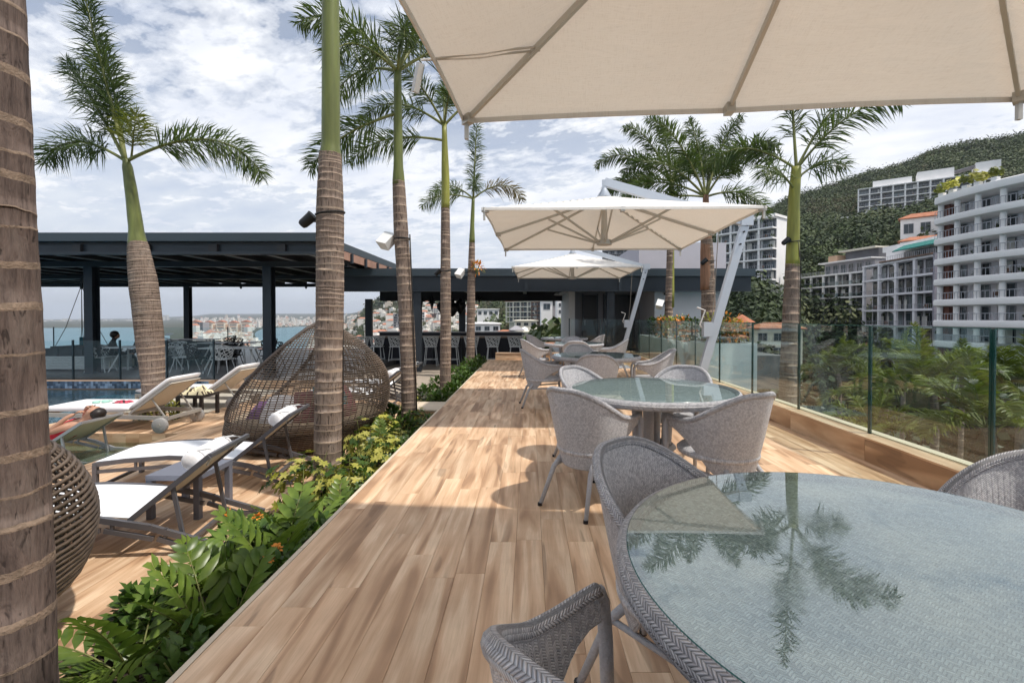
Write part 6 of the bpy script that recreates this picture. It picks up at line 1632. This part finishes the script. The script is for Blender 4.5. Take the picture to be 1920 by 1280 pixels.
# hanging lanterns
def lantern(label, loc, star, s):
    t_ = thing('hanging_lantern', label, 'lantern', loc, rng.uniform(0, 1), 'black lanterns hanging over the bar')
    if star:
        g = MB()
        for k in range(12):
            a = k * math.pi / 6; d = Vector((math.cos(a), math.sin(a), .35 * (-1) ** k)).normalized(); o = d.orthogonal().normalized(); o2 = d.cross(o)
            V = [o * .07 * s, o2 * .07 * s, -o * .07 * s, -o2 * .07 * s, d * .26 * s]; g.add(V, [(0, 1, 4), (1, 2, 4), (2, 3, 4), (3, 0, 4), (3, 2, 1, 0)])
        g.add([(.09 * s, 0, 0), (0, .09 * s, 0), (-.09 * s, 0, 0), (0, -.09 * s, 0), (0, 0, -.36 * s), (0, 0, .3 * s)], [(0, 1, 5), (1, 2, 5), (2, 3, 5), (3, 0, 5), (1, 0, 4), (2, 1, 4), (3, 2, 4), (0, 3, 4)])
        g.build('star_body', 'lantern_black', t_)
    else:
        MB().lathe([(.02, -.42 * s), (.10 * s, -.36 * s), (.26 * s, -.12 * s), (.30 * s, .02 * s), (.24 * s, .16 * s), (.10 * s, .26 * s), (.07 * s, .40 * s), (.02, .42 * s)], 12).build('drop_body', 'lantern_black', t_)
    MB().tube([(0, 0, .3 * s), (0, 0, 2.3 - loc[2] + .3)], .008, 5).build('chain', 'lantern_black', t_)
for i, (px, py, Y, st_, s, lb) in enumerate(((791, 563, 16.6, 1, .7, 'small black star lantern right of the big bar column'), (810, 566, 16.8, 1, .95, 'black star lantern, second from the big column'), (830, 574, 17.0, 0, .75, 'black teardrop lantern partly behind the third trunk'), (848, 577, 17.2, 0, .8, 'large black teardrop lantern between two trunks'), (863, 573, 17.4, 0, .75, 'black teardrop lantern in front of the rear bar column'), (899, 560, 17.0, 1, .75, 'small black star lantern right of the farthest trunk'))):
    lantern(lb, tuple(PX(px, py, Y=Y)), st_, s)

# sofa, pouf, swing
sf = thing('woven_sofa', 'white woven sofa with dark cushions left of the near pavilion column', 'sofa', (-13.45, 14.0, ZP))
MB().bb(-1.15, 1.15, -.42, .42, .06, .30).build('seat_base', 'sofa_weave', sf)
g = MB()
for k in range(24):
    a = R(180 + 180 * k / 23); pass
for r_ in range(8):
    z = .08 + r_ * .048; g.tube([(-1.17, .3, z), (-1.2, -.3, z), (-1.08, -.46, z)] + [(-1.0 + 2.0 * i / 20, -.47 + (.016 if (i + r_) % 2 else -.016), z) for i in range(21)] + [(1.08, -.46, z), (1.2, -.3, z), (1.17, .3, z)], .022, 6)
g.build('woven_back', 'lattice_white', sf)
for i in range(3): MB().bb(-1.08 + i * .73, -1.08 + i * .73 + .70, -.42, -.2, .36, .66).build('back_cushion', 'dark_cushion', sf)
MB().bb(-1.1, 1.1, -.19, .42, .302, .42).build('seat_cushion', 'dark_cushion', sf)
sf2 = thing('dark_sofa', 'dark upholstered sofa behind the dining table by the leaning palm', 'sofa', (-12.6, 17.2, ZP))
MB().bb(-1.3, 1.3, -.4, .4, .05, .38).build('seat', 'dark_cushion', sf2); MB().bb(-1.3, 1.3, -.42, -.2, .385, .72).build('backrest', 'dark_cushion', sf2)
for s in (-1, 1): MB().bb(s * 1.42 - .1, s * 1.42 + .1, -.42, .4, .05, .58).build('armrest', 'dark_cushion', sf2)
pf = thing('round_pouf', 'round dark pouf beside the left trunk in the pavilion', 'pouf', (-14.95, 14.4, ZP))
MB().lathe([(.30, 0), (.38, .06), (.40, .22), (.37, .38), (.28, .44), (.02, .46)], 24).build('cushion', 'dark_cushion', pf, smooth=True); MB().lathe([(.39, .20), (.405, .22), (.39, .24)], 24, cap=False).build('piping', 'steel_dark', pf)
sw = thing('hanging_swing', 'hanging swing seat on four ropes under the pavilion roof', 'swing', (-16.4, 17.0, ZP))
for sx in (-1, 1):
    for sy in (-1, 1): MB().tube([(.0, 0, 2.75), (sx * .30, sy * .3, 1.2), (sx * .55, sy * .5, .42)], .011, 5).build('rope', 'rope_grey', sw)
MB().bb(-.7, .7, -.55, .55, .34, .42).build('seat_base', 'sofa_weave', sw); MB().bb(-.66, .66, -.5, .5, .421, .54).build('cushion', 'dark_cushion', sw)
MB().bb(-.3, .3, .2, .36, .55, .84).build('pillow', 'cushion_teal', sw); MB().tube([(0, 0, 2.74), (0, 0, 3.0)], .035, 8).build('hook', 'steel_dark', sw)
MB().lathe([(.03, 2.6), (.05, 2.65), (.05, 2.78), (.03, 2.82)], 8).build('shackle', 'steel_dark', sw)

# ------------------------------------------------------------------ people
def person(label, loc, rz, J, E, mt, root=0):
    t_ = thing('person', label, 'person', loc, rz)
    me = bpy.data.meshes.new('body'); me.from_pydata([j[:3] for j in J], E, []); o = bpy.data.objects.new('body', me); col.objects.link(o); o.parent = t_
    me.materials.append(MATS[mt])
    md = o.modifiers.new('skin', 'SKIN'); md.use_smooth_shade = True
    for i, j in enumerate(J):
        sv = me.skin_vertices[0].data[i]; r = j[3]; sv.radius = (r, r) if not isinstance(r, tuple) else r; sv.use_root = (i == root)
    sb_ = o.modifiers.new('sub', 'SUBSURF'); sb_.levels = 2; sb_.render_levels = 2
    return t_, o
# reclining on the low lounger: head toward +X
J = [(-.10, 0, .30, (.15, .10)), (.08, 0, .40, (.14, .10)), (.24, 0, .50, (.16, .10)), (.36, 0, .575, (.10, .07)), (.42, 0, .62, .05), (.47, 0, .665, .075), (.55, 0, .71, .095), (.60, 0, .745, .06),
     (-.14, -.10, .29, .085), (-.55, -.12, .56, .06), (-.78, -.12, .28, .042), (-.88, -.12, .22, .035), (-.96, -.12, .29, .022),
     (-.14, .10, .29, .085), (-.60, .13, .48, .06), (-.86, .13, .26, .042), (-.95, .13, .21, .035), (-1.03, .13, .28, .022),
     (.30, -.18, .54, .05), (.12, -.26, .46, .038), (.30, -.15, .66, .028), (.36, -.10, .70, .022), (.30, .18, .54, .05), (.14, .25, .50, .038), (.30, .12, .72, .028), (.37, .07, .75, .022)]
E = [(0, 1), (1, 2), (2, 3), (3, 4), (4, 5), (5, 6), (6, 7), (0, 8), (8, 9), (9, 10), (10, 11), (11, 12), (0, 13), (13, 14), (14, 15), (15, 16), (16, 17), (2, 18), (18, 19), (19, 20), (20, 21), (2, 22), (22, 23), (23, 24), (24, 25)]
lady, body = person('person in a red dress reclining on the low lounger, hands raised to face', (-6.50, 6.35, -.70), 0, J, E, 'skin')
def fingers(par, base, d, up, s=1.0):
    base = Vector(base); d = Vector(d).normalized(); sd = d.cross(Vector(up)).normalized(); u = sd.cross(d)
    for k in range(4):
        o = base + sd * (k - 1.5) * .018 * s; L = (.062, .072, .068, .052)[k] * s
        MB().tube([o - d * .02, o + d * L * .45 + u * .006, o + d * L * .75 - u * .008, o + d * L * .95 - u * .026], [.0095 * s, .009 * s, .0082 * s, .006 * s], 7).build('finger', 'skin', par, smooth=True)
    o = base - sd * .03 * s - d * .03; MB().tube([o, o - sd * .025 * s + d * .02, o - sd * .03 * s + d * .05], [.011 * s, .010 * s, .007 * s], 7).build('thumb', 'skin', par, smooth=True)
fingers(body, (.385, -.09, .715), (.9, .35, .35), (0, 0, 1)); fingers(body, (.395, .06, .765), (.9, -.35, .3), (0, 0, 1))
g = MB(); rows = []
for i, (x, z, ry, rz_) in enumerate(((-.46, .46, .175, .10), (-.30, .38, .19, .125), (-.10, .31, .185, .125), (.06, .395, .165, .118), (.20, .475, .18, .12), (.29, .53, .165, .10), (.33, .555, .12, .08))):
    d = Vector((.8, 0, .55 if i > 2 else -.35)).normalized(); n = Vector((-d.z, 0, d.x))
    rows.append([Vector((x, 0, z)) + Vector((0, math.cos(2 * math.pi * j / 20) * ry, 0)) + n * math.sin(2 * math.pi * j / 20) * rz_ for j in range(20)])
g.grid(rows, closed_u=True); g.build('red_dress', 'dress_red', lady, smooth=True)
hd = Vector((.55, 0, .71))
g = MB(); rows = []
for i in range(9):
    th = math.pi * i / 8; rows.append([hd + Vector((.03 + .085 * math.cos(th), .092 * math.sin(th) * math.cos(2 * math.pi * j / 18), -.022 + .095 * math.sin(th) * math.sin(2 * math.pi * j / 18) * (1 if math.sin(2 * math.pi * j / 18) < 0 else .8))) for j in range(18)])
g.grid(rows, closed_u=True); g.build('hair', 'hair_dark', lady, smooth=True)
g = MB(); g.lathe([(.002, .03), (.012, .02), (.014, 0), (.004, -.004)], 8, (.475, 0, .765)); g.build('nose', 'skin', lady, smooth=True)
for s in (-1, 1):
    MB().lathe([(.012, 0), (.010, .006), (.002, .009)], 8, (.505, s * .035, .785)).build('eye', 'hair_dark', lady)
    MB().lathe([(.022, 0), (.022, .012), (.008, .016)], 8, (.545, s * .10, .72)).build('ear', 'skin', lady)
MB().box((.452, 0, .735), (.012, .05, .01)).build('mouth', 'dress_red', lady)
# seated figures in the shade
J2 = [(0, 0, .50, (.16, .12)), (0, -.05, .68, (.15, .11)), (0, -.06, .86, (.18, .11)), (0, -.03, .98, (.11, .07)), (0, -.01, 1.04, .05), (0, .02, 1.10, .08), (0, .02, 1.19, .10), (0, .01, 1.26, .06),
      (.10, .05, .48, .09), (.12, .46, .50, .065), (.12, .50, .10, .045), (.12, .60, .04, .035), (-.10, .05, .48, .09), (-.12, .46, .50, .065), (-.12, .50, .10, .045), (-.12, .60, .04, .035),
      (.21, -.04, .90, .055), (.26, .04, .66, .04), (.16, .28, .60, .03), (.13, .36, .60, .026), (-.21, -.04, .90, .055), (-.26, .04, .66, .04), (-.16, .28, .60, .03), (-.13, .36, .60, .026)]
E2 = [(0, 1), (1, 2), (2, 3), (3, 4), (4, 5), (5, 6), (6, 7), (0, 8), (8, 9), (9, 10), (10, 11), (0, 12), (12, 13), (13, 14), (14, 15), (2, 16), (16, 17), (17, 18), (18, 19), (2, 20), (20, 21), (21, 22), (22, 23)]
for lb, loc, rz in (('person with dark hair in grey brown clothes seated beside the near pavilion column', (-12.85, 14.35, ZP - .16), R(-60)), ('person in dark clothes seated half behind the leaning palm trunk', (-14.35, 17.15, ZP - .14), R(175))):
    p_, b_ = person(lb, loc, rz, J2, E2, 'dark_cloth')
    g = MB(); g.lathe([(.06, 1.10), (.107, 1.15), (.115, 1.21), (.095, 1.28), (.04, 1.315), (.005, 1.32)], 18, (0, .005, 0)); g.build('hair', 'hair_dark', p_, smooth=True)
    MB().lathe([(.03, 1.075), (.075, 1.10), (.088, 1.15), (.085, 1.2), (.05, 1.24)], 16, (0, .045, 0)).build('face', 'skin', p_, smooth=True)
    for s in (-1, 1): fingers(b_, (s * .13, .38, .60), (0, 1, -.2), (0, 0, 1), 1.0)

# ------------------------------------------------------------------ lamps, loudspeakers and cables on the trunks
def spot(label, c, side, trunk_r, loc_t):
    t_ = thing('spot_light', label, 'spotlight', c, 0, 'spotlights strapped to palm trunks'); s = side
    MB().lathe([(.035, -.07), (.045, -.05), (.05, .05), (.055, .075), (.045, .075)], 14).xf(Matrix.Rotation(R(-50 * s), 4, 'Y') @ Matrix.Rotation(R(0), 4, 'X')).build('lamp_head', 'black_plastic', t_, auto=40)
    MB().bar((0, 0, 0), (s * -.10, 0, .0), .03, .03).build('bracket', 'black_plastic', t_)
    d = Vector(loc_t) - Vector(c)
    g = MB(); g.tube([(d.x + (trunk_r + .006) * math.cos(a * math.pi / 12), d.y + (trunk_r + .006) * math.sin(a * math.pi / 12), d.z + .02 * math.sin(a * math.pi / 12 + 1)) for a in range(24)], .008, 6, closed=True); g.build('strap', 'cable_black', t_)
    return t_
def speaker(label, c, side, trunk_r, loc_t, s=1.0):
    t_ = thing('loudspeaker', label, 'loudspeaker', c, 0, 'white loudspeakers on palm trunks')
    g = MB(); g.add([(-.09 * s, -.08 * s, -.12 * s), (.09 * s, -.08 * s, -.12 * s), (.07 * s, .08 * s, -.10 * s), (-.07 * s, .08 * s, -.10 * s), (-.09 * s, -.08 * s, .12 * s), (.09 * s, -.08 * s, .12 * s), (.07 * s, .08 * s, .10 * s), (-.07 * s, .08 * s, .10 * s)],
                    [(0, 3, 2, 1), (4, 5, 6, 7), (0, 1, 5, 4), (1, 2, 6, 5), (2, 3, 7, 6), (3, 0, 4, 7)])
    g.xf(Matrix.Rotation(R(30 * -side), 4, 'Y') @ Matrix.Rotation(R(-35), 4, 'X') @ Matrix.Rotation(R(25 * side), 4, 'Z')); g.build('cabinet', 'speaker_white', t_)
    d = Vector(loc_t) - Vector(c); MB().bar((0, .02, 0), d * .75, .025, .025).build('bracket', 'cable_black', t_)
    g = MB(); g.tube([(d.x + (trunk_r + .006) * math.cos(a * math.pi / 12), d.y + (trunk_r + .006) * math.sin(a * math.pi / 12), d.z) for a in range(24)], .010, 6, closed=True); g.build('strap', 'cable_black', t_)
spot('black spotlight strapped to the ringed trunk before the egg daybed', tuple(PX(577, 414, Y=4.38)), -1, .122, (-1.885, 4.40, 2.28))
spot('black spotlight on the red brown palm behind the umbrella mast', tuple(PX(1319, 491, Y=10.0)), -1, .14, (3.88, 10.1, 2.52))
spot('black spotlight on the yellow green shaft right of the mast', tuple(PX(1472, 453, Y=8.62)), -1, .118, (4.92, 8.7, 2.72))
spot('small black spotlight on the third trunk of the bed', tuple(PX(821, 511, Y=9.36)), -1, .105, (-1.70, 9.4, 2.24))
speaker('white loudspeaker on the second palm, lit against the sky', tuple(PX(726, 453, Y=6.85)), -1, .107, (-1.88, 6.87, 2.46))
speaker('white loudspeaker high on the slim farthest palm', tuple(PX(863, 513, Y=13.3)), -1, .115, (-1.67, 13.4, 2.62), 1.1)
speaker('white loudspeaker on the thin palm by the white wall', tuple(PX(1237, 571, Y=13.85)), -1, .115, (4.17, 13.9, 1.75), 1.1)
def cable(label, pts, r=.007): tag(MB().tube(pts, r, 6).build('cable', 'cable_black', smooth=True), label, 'cable')
cable('black cable hanging straight beside the ringed trunk', [PX(642, 425, Y=4.42), PX(643, 520, Y=4.42), PX(643, 700, Y=4.42), PX(641, 872, Y=4.42)], .006)
cable('black cable running down the second palm trunk', [PX(769, 440, Y=6.80), PX(772, 520, Y=6.80), PX(776, 640, Y=6.80), PX(781, 770, Y=6.80)], .010)
cable('black cable down the palm outside the glass', [PX(1496, 455, Y=8.6), PX(1501, 500, Y=8.58), PX(1500, 600, Y=8.58), PX(1497, 700, Y=8.58)], .010)
